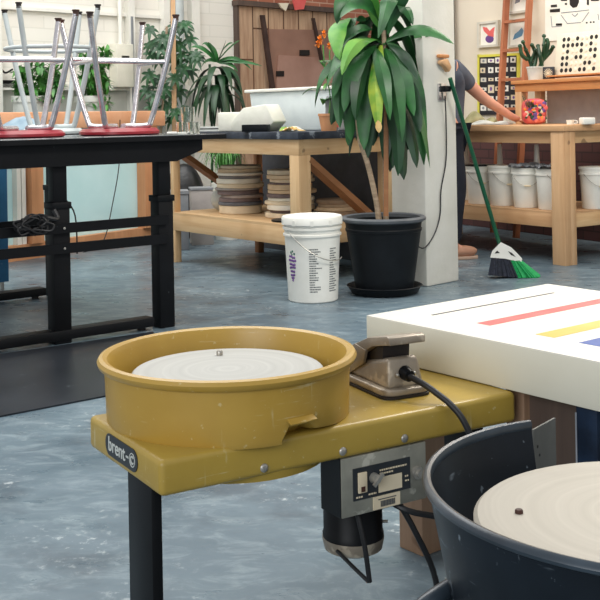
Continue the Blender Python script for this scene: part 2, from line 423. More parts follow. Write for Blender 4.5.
# white uprights, ledge and grey band on the left wall
xa, za = backpt(60, 88); xb, _ = backpt(194, 90)
struct('trim_3', B().box(-5.4, xb, -.06, -.002, za-.02, za+.03), 'trim_white', loc=BW, rz=BA)
struct('wall_back_wainscot', B().box(-5.4, xb, -.02, -.002, 0, za-.02), 'band_grey', loc=BW, rz=BA)
for i, (pa, pb) in enumerate(((125, 131), (160, 166), (188, 196), (-10, -2))):
    a, _ = backpt(pa, 60); b_, _ = backpt(pb, 60)
    struct('trim_%d' % (4+i), B().box(a, b_, -.07, -.002, 0, 3.3), 'trim_white', loc=BW, rz=BA)
a, _ = backpt(168, 60); 
struct('trim_8', B().cyl((a+.06, -.09, 0), (a+.06, -.09, 3.3), .05, n=18), 'grey_paint', loc=BW, rz=BA, sm=True)
for k, (zz) in enumerate((1.9, 2.35)):
    struct('trim_%d' % (9+k), B().box(-4.6, xb-.3, -.03, -.002, zz, zz+.03), 'trim_white', loc=BW, rz=BA)

# right wall
RW = Vector((2.66, 7.46, 0)); RA = R(120)
def rightpt(px, py, off=0):
    u, v = uv(px, py); d = Vector((cos(RA), sin(RA))); n = Vector((-d.y, d.x))
    r = Vector((u/FPX, 1)); Y = (Vector((RW.x, RW.y)).dot(n)+off)/r.dot(n)
    w = Vector((u*Y/FPX, Y)); return (w-Vector((RW.x, RW.y))).dot(d), CAMH-v*Y/FPX
struct('wall_right', B().box(-2.5, 3.1, -.2, 0, .78, 3.4), 'cream_wall', loc=RW, rz=RA)
struct('wall_right_lower', B().box(-2.5, 3.1, -.2, 0, 0, .78), 'dark_brick', loc=RW, rz=RA)
x_, _ = rightpt(457.5, 60)
struct('trim_11', B().cyl((x_, .06, 0), (x_, .06, 3.4), .028, n=16), 'black_plastic', loc=RW, rz=RA, sm=True)
struct('wall_side_return', B().box(3.0, 3.1, 0, -3.2, 0, 3.4), 'cream_wall', loc=RW, rz=RA)

# low partition at left
PA0 = Vector((-2.2, 7.5, 0)); pd = Vector((.57, .82, 0)).normalized(); PAang = atan2(pd.y, pd.x)
def partx(px, py=180):
    u, v = uv(px, py); n = Vector((-pd.y, pd.x)); r = Vector((u/FPX, 1)); Y = PA0.xy.dot(n)/r.dot(n)
    return (Vector((u*Y/FPX, Y))-PA0.xy).dot(pd.xy), CAMH-v*Y/FPX
PL = partx(156)[0]
struct('wall_partition', B().box(-1.5, PL, 0, .05, 0, .93), 'blue_panel', loc=PA0, rz=PAang)
struct('trim_12', B().box(-1.5, PL+.02, -.10, .09, .93, 1.055), 'terracotta', loc=PA0, rz=PAang, bevel=.01)
struct('trim_13', B().box(-1.5, PL, -.06, -.001, 0, .11), 'stud', loc=PA0, rz=PAang)
for i, (pa, pb, mt, dd) in enumerate(((23, 35, 'stud', .09), (137, 150, 'stud', .09), (12, 16, 'trim_white', .05), (17, 21, 'trim_white', .05), (-30, -18, 'stud', .09))):
    a, _ = partx(pa); b_, _ = partx(pb)
    struct('trim_%d' % (14+i), B().box(a, b_, -dd, -.001, .11, .93), mt, loc=PA0, rz=PAang)

# dark mat in front of the black table
mt = B(); q = [(-1.56, 3.22), (-.48, 4.06), (-.70, 5.02), (-2.2, 3.95)]
mt.prism(q, 0.0005, .006)
obj('floor_mat', mt, 'mat'); tag(bpy.data.objects['floor_mat'], 'charcoal rubber mat lying on the floor before the black table', 'mat')

# column
cm = B().box(0, .30, 0, .26, 0, 3.4)
col = struct('wall_column', cm, 'column', loc=(.712, 6.2, 0), rz=R(44), bevel=.012)
col.name = 'wall_column'

# ================================================================== YELLOW WHEEL
WR = R(31.2); WO = Vector((-.224, 1.658, 0))
def wl(p):   # world -> wheel local
    d = Vector(p)-WO; c, s = cos(WR), sin(WR); return Vector((d.x*c+d.y*s, -d.x*s+d.y*c, d.z))
yw = thing('pottery_wheel', 'mustard yellow pottery wheel with round splash pan and black legs', 'pottery wheel', WO, WR)
ax = wl((-.137, 1.935, 0)); ax.z = 0
DL, DW, ZT, ZB = .728, .312, .472, .4145
obj('deck', B().box(0, DL, 0, DW, ZB, ZT), 'yellow', yw, bevel=.010, seg=4)
obj('pulley_guard', B().lathe([(0, .397), (.13, .398), (.165, .403), (.170, .425), (0, .425)], (ax.x, ax.y-.02, 0), 48), 'yellow', yw, sm=True)
# splash pan with a drain notch at the front right
pb = B(); n = 96; notch0, notch1 = R(-30)-WR, R(-12)-WR
prof = [(.030, 0), (.212, 0), (.2225, .003), (.2265, .012), (.2275, .05), (.2295, .099), (.235, .0985), (.2405, .103), (.2425, .109), (.239, .115), (.232, .117), (.224, .114), (.2195, .103), (.216, .05), (.213, .026), (.206, .010), (.18, .007), (.030, .007)]
vs = []; k = len(prof)
for i in range(n):
    a = 2*pi*i/n; aw = (a+WR+pi) % (2*pi)-pi
    lift = .028 if R(-61) < aw < R(-46) else (.016*(R(-12)-aw)/R(34) if R(-46) <= aw < R(-12) else 0)
    for r, z in prof:
        zz = z+max(0, lift*(1-z/.06)) if z < .06 and r > .195 else z
        r *= .952; vs.append((ax.x+r*cos(a), ax.y+r*sin(a), ZT-.008+zz))
fs = []
for i in range(n):
    j = (i+1) % n
    for q in range(k-1): fs.append((i*k+q, j*k+q, j*k+q+1, i*k+q+1))
pb.add(vs, fs); sp = obj('splash_pan', pb, 'pan_yellow', yw, sm=True)
# seam flap over the notch
def pa(ang, r, z): a = ang-WR; return Vector((ax.x+r*cos(a), ax.y+r*sin(a), z))
fl = B(); v = []
for i in range(7):
    a = R(-60+i*2.3); v += [pa(a, .215, ZT+.036), pa(a, .2265, ZT+.030), pa(a, .2265, ZT+.0285), pa(a, .214, ZT+.034)]
f = []
for i in range(6):
    for q in range(4): f.append((4*i+q, 4*i+(q+1) % 4, 4*i+4+(q+1) % 4, 4*i+4+q))
f += [(0, 1, 2, 3), (27, 26, 25, 24)]
fl.add(v, f); obj('drain_lip', fl, 'pan_yellow', sp)
wh = obj('wheel_head', B().lathe([(0, .02), (.168, .02), (.1715, .017), (.1715, .006), (.165, 0), (0, 0)], (0, 0, 0), 64), 'head_grey', yw, sm=True, loc=(ax.x, ax.y, .528))
obj('wheel_shaft', B().lathe([(0, 0), (.03, 0), (.03, .11), (0, .11)], (0, 0, 0), 20), 'steel', yw, loc=(ax.x, ax.y, .42), sm=True)
pin = wl((-.160, 2.045, 0)); 
obj('bat_pin', B().lathe([(0, 0), (.006, 0), (.006, .007), (.0045, .009), (0, .009)], (0, 0, 0), 14), 'steel', yw, loc=(pin.x, pin.y, .548), sm=True)
for (a, b_) in ((.0, .035), (.665, .04)):
    l = B().box(a+.002, a+.02, b_+.006, b_+.104, .0, ZB+.01)
    obj('leg', l, 'black_metal', yw, bevel=.002)
for a in (.062+.12, .335, .465):
    bl = B().ball((a+(.0), -.0005, ZB+.014), .0075, 14, 8, (1, .5, 1)); obj('bolt', bl, 'steel', yw, sm=True)
# badge on the left end
bd = B(); pts = []
L_, H_ = .070, .0185
for i in range(13): a = -pi/2+pi*i/12; pts.append((L_-H_+H_*cos(a), H_*sin(a)))
for i in range(13): a = pi/2+pi*i/12; pts.append((-L_+H_+H_*cos(a), H_*sin(a)))
bd.prism(pts, 0, .0015)
bg = obj('badge', bd, 'badge', yw); bg.rotation_euler = (R(90), 0, R(-90)); bg.location = (-.0002, .158, .4455)
textobj('badge_lettering', 'brent', .034, 'badge_text', bg, (-.018, .001, .0018), (0, 0, 0), bold=.0003)
bdg = B().box(.024, .034, -.0015, .0015, .0012, .0024)
for i in range(20):
    a0 = R(35)+R(290)*i/20; a1 = R(35)+R(290)*(i+1)/20; c0 = .050
    for (ra, rb) in ((.0045, .0072),):
        vv = [(c0+ra*cos(a0), ra*sin(a0)), (c0+rb*cos(a0), rb*sin(a0)), (c0+rb*cos(a1), rb*sin(a1)), (c0+ra*cos(a1), ra*sin(a1))]
        bdg.prism(vv, .0012, .0024)
    b0 = R(0)+2*pi*i/20; b1 = 2*pi*(i+1)/20
    vv = [(c0+.0102*cos(b0), .0102*sin(b0)), (c0+.0115*cos(b0), .0115*sin(b0)), (c0+.0115*cos(b1), .0115*sin(b1)), (c0+.0102*cos(b1), .0102*sin(b1))]
    bdg.prism(vv, .0012, .0024)
obj('badge_emblem', bdg, 'badge_text', bg)
# control box
cbx = obj('control_box', B().box(.334, .515, .004, .068, .312, ZB-.001), 'galv', yw, bevel=.002)
obj('box_side', B().box(.3325, .3338, .006, .068, .312, ZB-.001), 'black_metal', cbx)
obj('control_plate', B().box(.357, .478, .0022, .0042, .338, .393), 'badge', cbx)
sw = obj('power_switch', B().box(.366, .384, -.001, .003, .350, .385), 'label_cream', cbx, bevel=.001)
obj('switch_mark', B().box(.371, .379, -.0018, -.0008, .352, .361), 'rust', sw)
kb = B().cyl((.399, .004, .371), (.399, -.010, .371), .0095, .008, 18); kb.bar((.390, -.012, .362), (.409, -.012, .380), .005, .006)
obj('toggle_knob', kb, 'steel', cbx, sm=True)
obj('data_plate', B().box(.409, .459, .0012, .0026, .343, .369), 'label_cream', cbx)
sl = obj('sticker', B().box(.398, .455, .002, .0044, .3145, .337), 'label_cream', cbx)
bc = B(); x = .413
while x < .443:
    w = random.choice((.0008, .0012, .002)); bc.box(x, x+w, .0012, .0022, .318, .328); x += w+.001
bc.box(.408, .446, .0012, .0022, .3305, .332)
obj('barcode', bc, 'print', sl)
for i, (xa_, xb_, z_) in enumerate(((.412, .470, .380), (.412, .44, .374), (.362, .376, .342), (.466, .474, .360), (.466, .474, .352), (.388, .404, .343))):
    x = xa_; pt = B()
    while x < xb_:
        w = random.uniform(.002, .005); pt.box(x, min(x+w, xb_), .0012, .0024, z_, z_+.0026); x += w+.0016
    obj('plate_print', pt, 'label_cream', cbx)
kk = B().cyl((.4935, .004, .362), (.4935, -.002, .362), .0125, .011, 18); kk.cyl((.4935, -.002, .362), (.4935, -.008, .362), .007, .006, 12)
obj('cable_jack', kk, 'steel', cbx, sm=True)
mo = obj('motor', B().lathe([(0, .215), (.045, .215), (.055, .222), (.056, .24), (.054, .243), (.054, .415), (0, .415)], (.425, .108, 0), 32), 'black_metal', yw, sm=True)
obj('motor_cap', B().lathe([(0, .205), (.04, .205), (.053, .212), (.0565, .228), (.0565, .233), (0, .233)], (.425, .108, 0), 32), 'pedal', mo, sm=True)
for s_ in (.255, .285, .325):
    obj('motor_screw', B().cyl((.473, .082, s_), (.481, .078, s_), .003, n=8), 'steel', mo)
obj('drain_tube', B().tube([(.375, .085, .222), (.375, .03, .210), (.383, .0, .196)], .0035, 8), 'cord', yw, sm=True)
obj('drain_tube', B().tube([(.374, .02, .315), (.376, .0, .26), (.384, -.002, .196)], .0045, 8), 'cord', yw, sm=True)
obj('power_cable', B().tube([(.45, .05, .315), (.47, .0, .300), (.55, .0, .27), (.64, .02, .22), (.68, .05, .05), (.66, .08, .006), (.75, .1, .006)], .0055, 8), 'cord', yw, sm=True)
obj('power_cable', B().tube([(.47, .04, .315), (.50, .02, .25), (.545, .02, .15), (.56, .03, .02), (.60, .05, .006), (.70, .02, .006)], .0055, 8), 'cord', yw, sm=True)

# ---- foot pedal resting on the deck
PZ = ZT+.001
fp = thing('foot_pedal', 'grey cast metal foot pedal resting on the yellow wheel deck', 'foot pedal', (.150, 2.092, PZ), R(-64))
def frus(x0, x1, y0, y1, z0, X0, X1, Y0, Y1, z1, z2=None):
    z2 = z1 if z2 is None else z2
    return B().add([(x0,y0,z0),(x1,y0,z0),(x1,y1,z0),(x0,y1,z0),(X0,Y0,z1),(X1,Y0,z2),(X1,Y1,z2),(X0,Y1,z1)], [(0,3,2,1),(4,5,6,7),(0,1,5,4),(1,2,6,5),(2,3,7,6),(3,0,4,7)])
def rrect(x0, x1, y0, y1, r_, n_=5):
    o_ = []
    for (cx, cy, a0) in ((x1-r_, y1-r_, 0), (x0+r_, y1-r_, 90), (x0+r_, y0+r_, 180), (x1-r_, y0+r_, 270)):
        for i in range(n_+1): a = R(a0+90*i/n_); o_.append((cx+r_*cos(a), cy+r_*sin(a)))
    return o_
obj('rubber_gasket', B().prism(rrect(-.098, .096, -.049, .049, .022), 0, .004), 'rubber', fp)
obj('pedal_base', B().prism(rrect(-.096, .094, -.047, .047, .022), .004, .016), 'pedal', fp, bevel=.003, seg=3)
bs = obj('pedal_housing', frus(-.092, .084, -.038, .038, .015, -.080, .074, -.031, .031, .034, .068), 'pedal', fp, bevel=.009, seg=4)
tb = B(); poly = [(-.104, .022), (-.096, .050), (-.02, .080), (.015, .094), (.080, .107), (.090, .105), (.0915, .092), (.082, .091), (.03, .080), (.0, .065), (-.03, .048), (-.098, .020)]
tb.prism(poly, -.037, .037, 'y')
tr = obj('treadle', tb, 'pedal', fp, bevel=.003)
obj('gap_shade_block', B().prism([(-.03, .045), (.050, .060), (.052, .083), (.03, .079), (.0, .064), (-.03, .048)], -.027, .027, 'y'), 'rubber', fp)  # dark filler block standing in for the shade between treadle and housing
for s_ in (-.037, .037):
    obj('hinge_bolt', B().ball((-.086, s_*1.06, .040), .0055, 10, 6, (1, .7, 1)), 'steel', fp, sm=True)
obj('cable_gland', B().cyl((.078, .0, .040), (.096, .0, .037), .013, .010, 18), 'black_plastic', fp, sm=True)
for s_ in (-.017, .017): obj('gland_screw', B().ball((.082, s_, .038), .004, 8, 6), 'steel', fp, sm=True)
for s_ in (-.036, .036):
    obj('hinge_cheek', B().prism([(-.092, .014), (-.05, .018), (.0, .045), (.01, .07), (-.03, .075), (-.094, .046)], s_-.003, s_+.003, 'y'), 'pedal', fp, bevel=.001)
fp.scale = (1.07, 1.07, 1.07)
def fpl(p):
    d = Vector(p)-fp.location; c, s_ = cos(R(-64)), sin(R(-64)); return Vector((d.x*c+d.y*s_, -d.x*s_+d.y*c, d.z))/1.07
cw = [Vector((.093, 0, .037))]+[fpl(p) for p in ((.219, 1.975, .503), (.240, 1.960, .490), (.262, 1.944, .474), (.283, 1.93, .448), (.300, 1.925, .40), (.315, 1.92, .3), (.325, 1.92, .2))]
obj('pedal_cord', B().tube(cw, .0055, 10), 'cord', fp, sm=True)

# ================================================================== WHITE STRIPED TABLE
TA = Vector((.136, 2.351, 0)); TR = R(38.6)
tbl = thing('striped_table', 'white table with coloured stripes painted across its top', 'table', TA, TR)
def tl(v): d = Vector(v)-TA; c, s = cos(TR), sin(TR); return (d.x*c+d.y*s, -d.x*s+d.y*c)
TT = .56; TL = .62
topb = B().box(0, TL, -1.05, 0, TT-.0865, TT)
obj('tabletop', topb, 'shaded_face_paint', tbl, bevel=.003)
obj('top_surface', B().box(.001, TL-.001, -1.049, -.001, TT-.001, TT+.0012), 'white_paint', tbl)
def stripe(y0, y1, x0, x1, m_, hh):
    obj('painted_stripe', B().box(x0, x1, y0, y1, TT+.001, TT+.0018), m_, tbl)
for (p, q, w, m_, ext) in (((431, 315.5), (555, 293.5), .006, 'stripe_black', 0), ((478, 324), (600, 303.5), .036, 'stripe_red', 1), ((541, 336), (600, 326), .045, 'stripe_yellow', 1), ((590, 345.5), (600, 344), .05, 'stripe_blue', 1)):
    a = tl(onz(p[0], p[1], TT)); b_ = tl(onz(q[0], q[1], TT))
    yc = (a[1]) if ext == 1 and m_ == 'stripe_blue' else (a[1]+b_[1])/2
    xe = b_[0] if not ext else TL-.06
    stripe(yc-w/2, yc+w/2, a[0], xe, m_, 0)
# legs: two timber posts and a navy steel one
lp = tl((.235, 2.47, 0)); 
obj('timber_leg', B().box(lp[0]-.005, lp[0]+.085, lp[1]-.045, lp[1]+.03, 0, TT-.0875), 'floorwood', tbl, bevel=.002)
pp = tl(onz(519, 560, 0).xyz); 
g = at(524, 400, 2.05); pp = tl((g.x, g.y, 0))
lg = obj('timber_leg', B().box(pp[0]-.0, pp[0]+.10, pp[1]-.0, pp[1]+.045, 0, TT-.0875), 'floorwood', tbl, bevel=.002)
g = at(527, 400, 2.06); pp = tl((g.x, g.y, 0))
obj('dark_panel', B().box(pp[0]+.004, pp[0]+.018, pp[1]-.14, pp[1]-.002, .16, TT-.0875), 'darkwood', tbl)
g = at(576, 420, 1.93); pp = tl((g.x, g.y, 0))
nl = obj('steel_leg', B().box(pp[0], pp[0]+.03, pp[1]-.045, pp[1], 0, TT-.0875), 'navy_leg', tbl, bevel=.0015)
obj('leg_edge', B().box(pp[0]-.001, pp[0]+.0, pp[1]-.002, pp[1]+.0012, 0, TT-.10), 'edge_metal', nl)
obj('timber_leg', B().box(TL-.12, TL-.04, -.99, -.91, 0, TT-.0875), 'floorwood', tbl, bevel=.002)
obj('timber_leg', B().box(TL-.12, TL-.04, -.13, -.05, 0, TT-.0875), 'floorwood', tbl, bevel=.002)

# ================================================================== BLACK WHEEL
BC = Vector((.414, 1.275, 0)); BR = R(0)
bw = thing('pottery_wheel', 'black pottery wheel with pale cream bat and half splash pan', 'pottery wheel', BC, 0)
rp = [(.250, .40), (.256, .402), (.2625, .43), (.268, .545), (.276, .547), (.2775, .555), (.274, .561), (.267, .5625), (.262, .558), (.261, .545), (.256, .43), (.250, .412)]
pn = obj('splash_pan', B().lathe([(.228, .40), (.238, .403), (.246, .43), (.2695, .554)]+[(.2665, .554), (.242, .43), (.236, .412), (.228, .40)], (0, 0, 0), 72, R(111), R(300), cap=True), 'navy_plastic', bw, sm=True)
fl_ = B().lathe([(.02, .398), (.230, .398), (.230, .412), (.02, .412), (.02, .398)], (0, 0, 0), 72, R(111), R(300), cap=True)
obj('pan_floor', fl_, 'navy_plastic', pn)
obj('pan_rim', B().lathe([(.2655, .551), (.270, .551), (.2745, .5535), (.276, .5575), (.274, .5615), (.270, .5635), (.266, .5625), (.2645, .559), (.2645, .554), (.2655, .551)], (0, 0, 0), 72, R(111), R(300), cap=True), 'navy_rim', pn, sm=True)
obj('wheel_head', B().lathe([(0, .52), (.212, .52), (.217, .516), (.217, .504), (.21, .50), (0, .50)], (0, -.012, 0), 72), 'head_cream', bw, sm=True)
obj('wheel_shaft', B().lathe([(0, .36), (.03, .36), (.03, .502), (0, .502)], (0, -.012, 0), 20), 'steel', bw, sm=True)
g = onz(519, 513, .52)-BC
obj('bat_pin', B().lathe([(0, 0), (.005, 0), (.005, .003), (.004, .0045), (0, .0045)], (0, 0, 0), 12), 'rust', bw, sm=True, loc=(g.x, g.y, .52))
dk = B().box(-.22, .55, -.16, .16, .345, .396)
obj('deck', dk, 'navy_plastic', bw, bevel=.012).rotation_euler = (0, 0, R(40))
g0 = at(533, 440, 1.60)-BC; g1 = at(555, 440, 1.66)-BC
pl = B().bar((g0.x, g0.y, .428), (g1.x, g1.y, .428), .003, .20)
sb = obj('side_bracket', pl, 'dull_plate', bw)
d = (Vector((g1.x, g1.y, 0))-Vector((g0.x, g0.y, 0))).normalized(); nrm = Vector((d.y, -d.x, 0))
for (t, z) in ((.012, .500), (.018, .486)):
    c = Vector((g0.x, g0.y, z))+d*t
    obj('bracket_hole', B().cyl(c+nrm*.001, c+nrm*.0022, .0022, n=10), 'hole', sb)
for (lx, ly) in ((-.10, -.15), (-.09, .05), (.42, .30), (.30, .42)):
    obj('leg', B().cyl((lx, ly, 0), (lx, ly, .36), .019, n=16), 'navy_rim', bw, sm=True)
g = onz(420, 605, .22)-BC
obj('splash_arm', B().tube([at(390, 640, 1.27)-BC, at(425, 606, 1.27)-BC, at(458, 584, 1.30)-BC, at(480, 575, 1.30)-BC], .012, 12), 'navy_rim', bw, sm=True)

# ================================================================== BLACK TABLE
KO = Vector((-1.09, 4.84, 0)); KR = atan2(.61, .79)
kt = thing('work_table', 'long black steel work table carrying upturned stools', 'table', KO, KR)
ZT2 = .915
obj('tabletop', B().box(-1.6, .84, -.10, 1.42, ZT2-.022, ZT2), 'laminate', kt, bevel=.002)
ap = B()
for yy in (-.06, 1.28):
    ap.prism([(-1.55, ZT2-.125), (.585, ZT2-.125), (.73, ZT2-.075), (.73, ZT2-.022), (-1.55, ZT2-.022)], yy, yy+.03, 'y')
obj('apron', ap, 'table_black', kt)
obj('top_edge', B().box(-1.6, .842, -.103, -.10, ZT2-.024, ZT2-.002), 'table_black', kt)
for yy in (0, 1.2):
    for a in (0, .535, -1.2):
        l = B().box(a-.043, a+.037, yy-.04, yy+.04, 0.0, .62)
        l.box(a-.036, a+.030, yy-.03, yy+.03, .6, ZT2-.022)
        l.box(a-.05, a+.044, yy-.045, yy+.045, .60, .63)
        obj('leg', l, 'table_black', kt, bevel=.004)
    fo = obj('foot_bar', B().box(-1.5, .455, yy-.05, yy+.03, .018, .06), 'table_black', kt, bevel=.004)
    obj('levelling_foot', B().cyl((.41, yy, 0), (.41, yy, .02), .02, n=14), 'rubber', fo)
    for zz in ((.515, .425) if yy == 0 else (.425,)):
        obj('rail', B().box(-1.5, .535, yy-.058, yy-.042, zz-.022, zz+.022), 'table_black', kt)
        obj('rail_bolt', B().ball((.0, yy-.060, zz), .006, 8, 6, (1, .5, 1)), 'steel', kt)
# cable bundle on the rail
cb_ = B(); random.seed(3)
c0 = KO+Vector((cos(KR)*-.20-sin(KR)*-.09, sin(KR)*-.20+cos(KR)*-.09, .56))
loc0 = Vector((-.16, -.085, .545))
pts = []
for i in range(60):
    a = i*.62; r = .037+.014*sin(i*1.7)
    pts.append((loc0.x-.0+1.6*r*cos(a)+.02*sin(i*.4), loc0.y-.008+.012*sin(i*.9), loc0.z+.0+r*sin(a)*.9))
cb_.tube(pts, .0045, 6)
cb_.tube([(loc0.x-.05, loc0.y, loc0.z+.02), (loc0.x+.04, loc0.y, loc0.z+.03), (-.04, -.07, .56), (-.045, -.05, .60)], .011, 8)
def kw(p): c, s = cos(KR), sin(KR); return Vector((KO.x+p[0]*c-p[1]*s, KO.y+p[0]*s+p[1]*c, p[2]))
o = obj('cable_bundle', cb_, 'cord', loc=KO, rz=KR, sm=True); tag(o, 'tangled black cable bundle hung on the rail of the black table', 'cable')
# thin cords in front of the partition
def hang(name, pts, r, label):
    o = obj(name, B().tube(pts, r, 6), 'cord', sm=True); tag(o, label, 'cord'); return o
def pp3(px, py, off=.02):
    x, z = partx(px, py); return PA0+pd*x+Vector((pd.y, -pd.x, 0))*off+Vector((0, 0, z))
hang('hanging_cord', [pp3(108, 120, .13), pp3(107, 165, .13), pp3(103, 205, .1), pp3(96, 236, .10), pp3(86, 246, .11), pp3(70, 252, .13)], .004, 'thin black cord looping down the middle of the pale blue panel')
hang('hanging_cord', [pp3(37, 120, .13), pp3(40, 170, .13), pp3(44, 215, .12), pp3(46, 255, .13)], .004, 'thin black cord hanging straight beside the reddish stud')
hang('hanging_cord', [pp3(37, 120, .16), pp3(42, 175, .14), pp3(50, 195, .14), pp3(62, 215, .14), pp3(64, 257, .14)], .006, 'thicker black cord slanting behind the table leg')

# blue post left
bp = thing('shelf_upright', 'blue steel upright post at the left edge behind the black table', 'post', onz(4, 290), R(30))
obj('post', B().box(-.05, .025, -.02, .03, .05, .80), 'blue_post', bp, bevel=.003)
obj('foot_plate', B().cyl((-.01, 0, 0), (-.01, 0, .05), .012, n=10), 'steel', bp)

# ================================================================== STOOLS
def make_stool(name, label, frame, seatm, H, s, r_seat, foot_r, group):
    """upturned: seat on z=0, feet at z=H"""
    t = thing(name, label, 'stool', group=group)
    obj('seat', B().lathe([(0, .0), (r_seat-.012, 0), (r_seat, .006), (r_seat, .018), (r_seat-.02, .034), (0, .036)], (0, 0, 0), 40), seatm, t, sm=True)
    ins = r_seat*.50
    for k, (sx, sy) in enumerate(((1, 1), (-1, 1), (-1, -1), (1, -1))):
        p = [(sx*ins*.3, sy*ins*.3, .043), (sx*ins*1.02, sy*ins*1.02, .045), (sx*ins*1.22, sy*ins*1.22, .075), (sx*(ins*1.22+(s-ins*1.22)*.5), sy*(ins*1.22+(s-ins*1.22)*.5), H*.5), (sx*s, sy*s, H-.02)]
        lg = obj('leg', B().tube(p, .0142, 12), frame, t, sm=True)
        obj('foot_cap', B().lathe([(0, H-.03), (.0135, H-.03), (.014, H-.009), (.018, H-.006), (.018, H), (0, H)], (sx*s, sy*s, 0), 14), 'rust' if frame == 'chrome' else 'rubber', lg, sm=True)
    return t
S1 = make_stool('stool', 'chrome stool with red seat, upturned, nearer the middle of the black table edge', 'chrome', 'red', .59, .22, .20, .2, 'upturned red stools')
def stretch(t, zz, half, frame):
    for sy in (-1, 1):
        obj('stretcher', B().cyl((-half, sy*half, zz+.014*sy), (half, sy*half, zz+.014*sy), .0105, n=10), frame, t, sm=True)
    for sx in (-1, 1):
        obj('stretcher', B().cyl((sx*half, -half, zz-.010), (sx*half, half, zz-.010), .0105, n=10), frame, t, sm=True)
stretch(S1, .372, .178, 'chrome')
S1.location = (-.905, 5.41, ZT2+.001); S1.rotation_euler = (0, 0, R(30))
S1['label'] = 'right-hand chrome stool with round red seat, upturned on the black table'
S2 = copy_tree(S1); S2.location = (-1.318, 5.117, ZT2+.001); S2.rotation_euler = (0, 0, R(23))
S2['label'] = 'chrome stool with red seat, upturned at the left edge of the photo'
S3 = make_stool('stool', 'tall grey painted stool with round foot ring, upturned behind the red stools', 'grey_paint', 'grey_paint', .70, .21, .17, .26, None)
ring = [(.245*cos(2*pi*i/40), .245*sin(2*pi*i/40), .47) for i in range(40)]
obj('foot_ring', B().tube(ring, .011, 10, closed=True), 'grey_paint', S3, sm=True)
S3.location = (-1.36, 5.93, ZT2+.001); S3.rotation_euler = (0, 0, R(25))
del S3['category']; S3['category'] = 'stool'

# glasses and clutter at the right end of the black table
def tumbler(px_, Y, r, h, label, lift=0):
    g = at(px_, 130, Y)
    o = obj('glass_tumbler', B().lathe([(0, 0), (r*.85, 0), (r, h), (r-.003, h), (r*.82, .006), (0, .006)], (0, 0, 0), 24), 'glass', loc=(g.x, g.y, ZT2+.001), sm=True)
    tag(o, label, 'glass', 'glasses on the black table')
tumbler(182, 5.25, .030, .060, 'short clear tumbler, left one on the table end')
tumbler(194, 5.33, .032, .058, 'short clear tumbler, right one on the table end')
tumbler(188, 5.47, .036, .135, 'tall clear jar standing behind the two short tumblers')
g = at(166, 135, 5.3)
o = obj('paint_tray', B().box(-.06, .06, -.04, .04, 0, .012), 'white_plastic', loc=(g.x+.06, g.y+.06, ZT2+.001), bevel=.004); tag(o, 'small pale tray lying beside the red stool seat', 'tray')

# ================================================================== MIDDLE BENCH
MO = Vector((-.012, 6.35, 0)); MR = R(38.6)
def mw(x, y, z): c, s = cos(MR), sin(MR); return Vector((MO.x+x*c-y*s, MO.y+x*s+y*c, z))
mb = thing('work_bench', 'pine work bench with dark top beside the white column', 'bench', MO, MR)
MX, MY = .80, 1.43
obj('bench_top', B().box(-.02, MX+.02, -.02, MY+.02, .856, .90), 'slate', mb, bevel=.003)
for (x0, x1, y0, y1, m_) in ((0, .04, 0, MY, 'pine_y'), (MX-.04, MX, 0, MY, 'pine_y'), (.04, MX-.04, 0, .04, 'pine'), (.04, MX-.04, MY-.04, MY, 'pine')):
    obj('apron', B().box(x0, x1, y0, y1, .762, .856), m_, mb, bevel=.002)
    obj('shelf_beam', B().box(x0, x1, y0, y1, .222, .330), m_, mb, bevel=.002)
obj('shelf_board', B().box(.0, MX, .0, MY, .330, .345), 'pine_y', mb)
for (x, y) in ((0, 0), (MX-.09, 0), (0, MY-.09), (MX-.09, MY-.09)):
    m_ = 'pine_z' if (x, y) != (MX-.09, MY-.09) else 'brownwood'
    l = B().box(x+.001, x+.091, y+.001, y+.091, .346, .762) if y == 0 else B().box(x+.001, x+.055, y+.05, y+.089, .346, .762)
    l.box(x+.041 if (x == 0 and y == 0) else x+.001, x+.09 if (x == 0 and y == 0) else x+.05, y+.041, y+.088, 0, .346)
    obj('leg', l, m_, mb, bevel=.002)
obj('brace', B().bar((.09, .045, .735), (.60, .045, .355), .035, .09, (0, 1, 0)), 'brownwood', mb)
obj('brace', B().bar((.08, MY-.045, .735), (.55, MY-.045, .43), .035, .09, (0, 1, 0)), 'brownwood', mb)
br2 = at(172, 158, 7.3)
# bats
random.seed(11)
def bat_stack(cx, cy, specs, where, grp):
    z = .3465; nb = len(specs)
    names = ['lowest', 'second from bottom', 'third from bottom', 'fourth from bottom', 'fifth from bottom', 'sixth from bottom', 'seventh from bottom', 'eighth from bottom', 'ninth from bottom', 'tenth from bottom', 'eleventh from bottom']
    for i, (r, h, c, cn) in enumerate(specs):
        nm = 'topmost' if i == nb-1 else names[i]
        w = mw(cx+random.uniform(-.014, .014), cy+random.uniform(-.014, .014), z)
        key = 'bat_'+c
        if key not in M: M[key] = plain(key, '#'+c, '#'+''.join('%02x' % min(255, int(c[k:k+2], 16)+22) for k in (0, 2, 4)), .8, scale=10)
        b_ = B().lathe([(0, 0), (r-.004, 0), (r, .003), (r, h-.003), (r-.004, h), (0, h)], (0, 0, 0), 36)
        o = obj('throwing_bat', b_, key, loc=w, sm=True); o.rotation_euler = (0, 0, random.uniform(0, 6))
        tag(o, '%s round throwing bat, %s, %s' % (cn, nm, where), 'bat', grp); z += h+.0006
T, P_, D, L, G_ = ('cbb08c', 'tan'), ('e2dac8', 'pale plaster'), ('6a5a58', 'dark brown'), ('d8c5a6', 'light wooden'), ('8f8a86', 'grey')
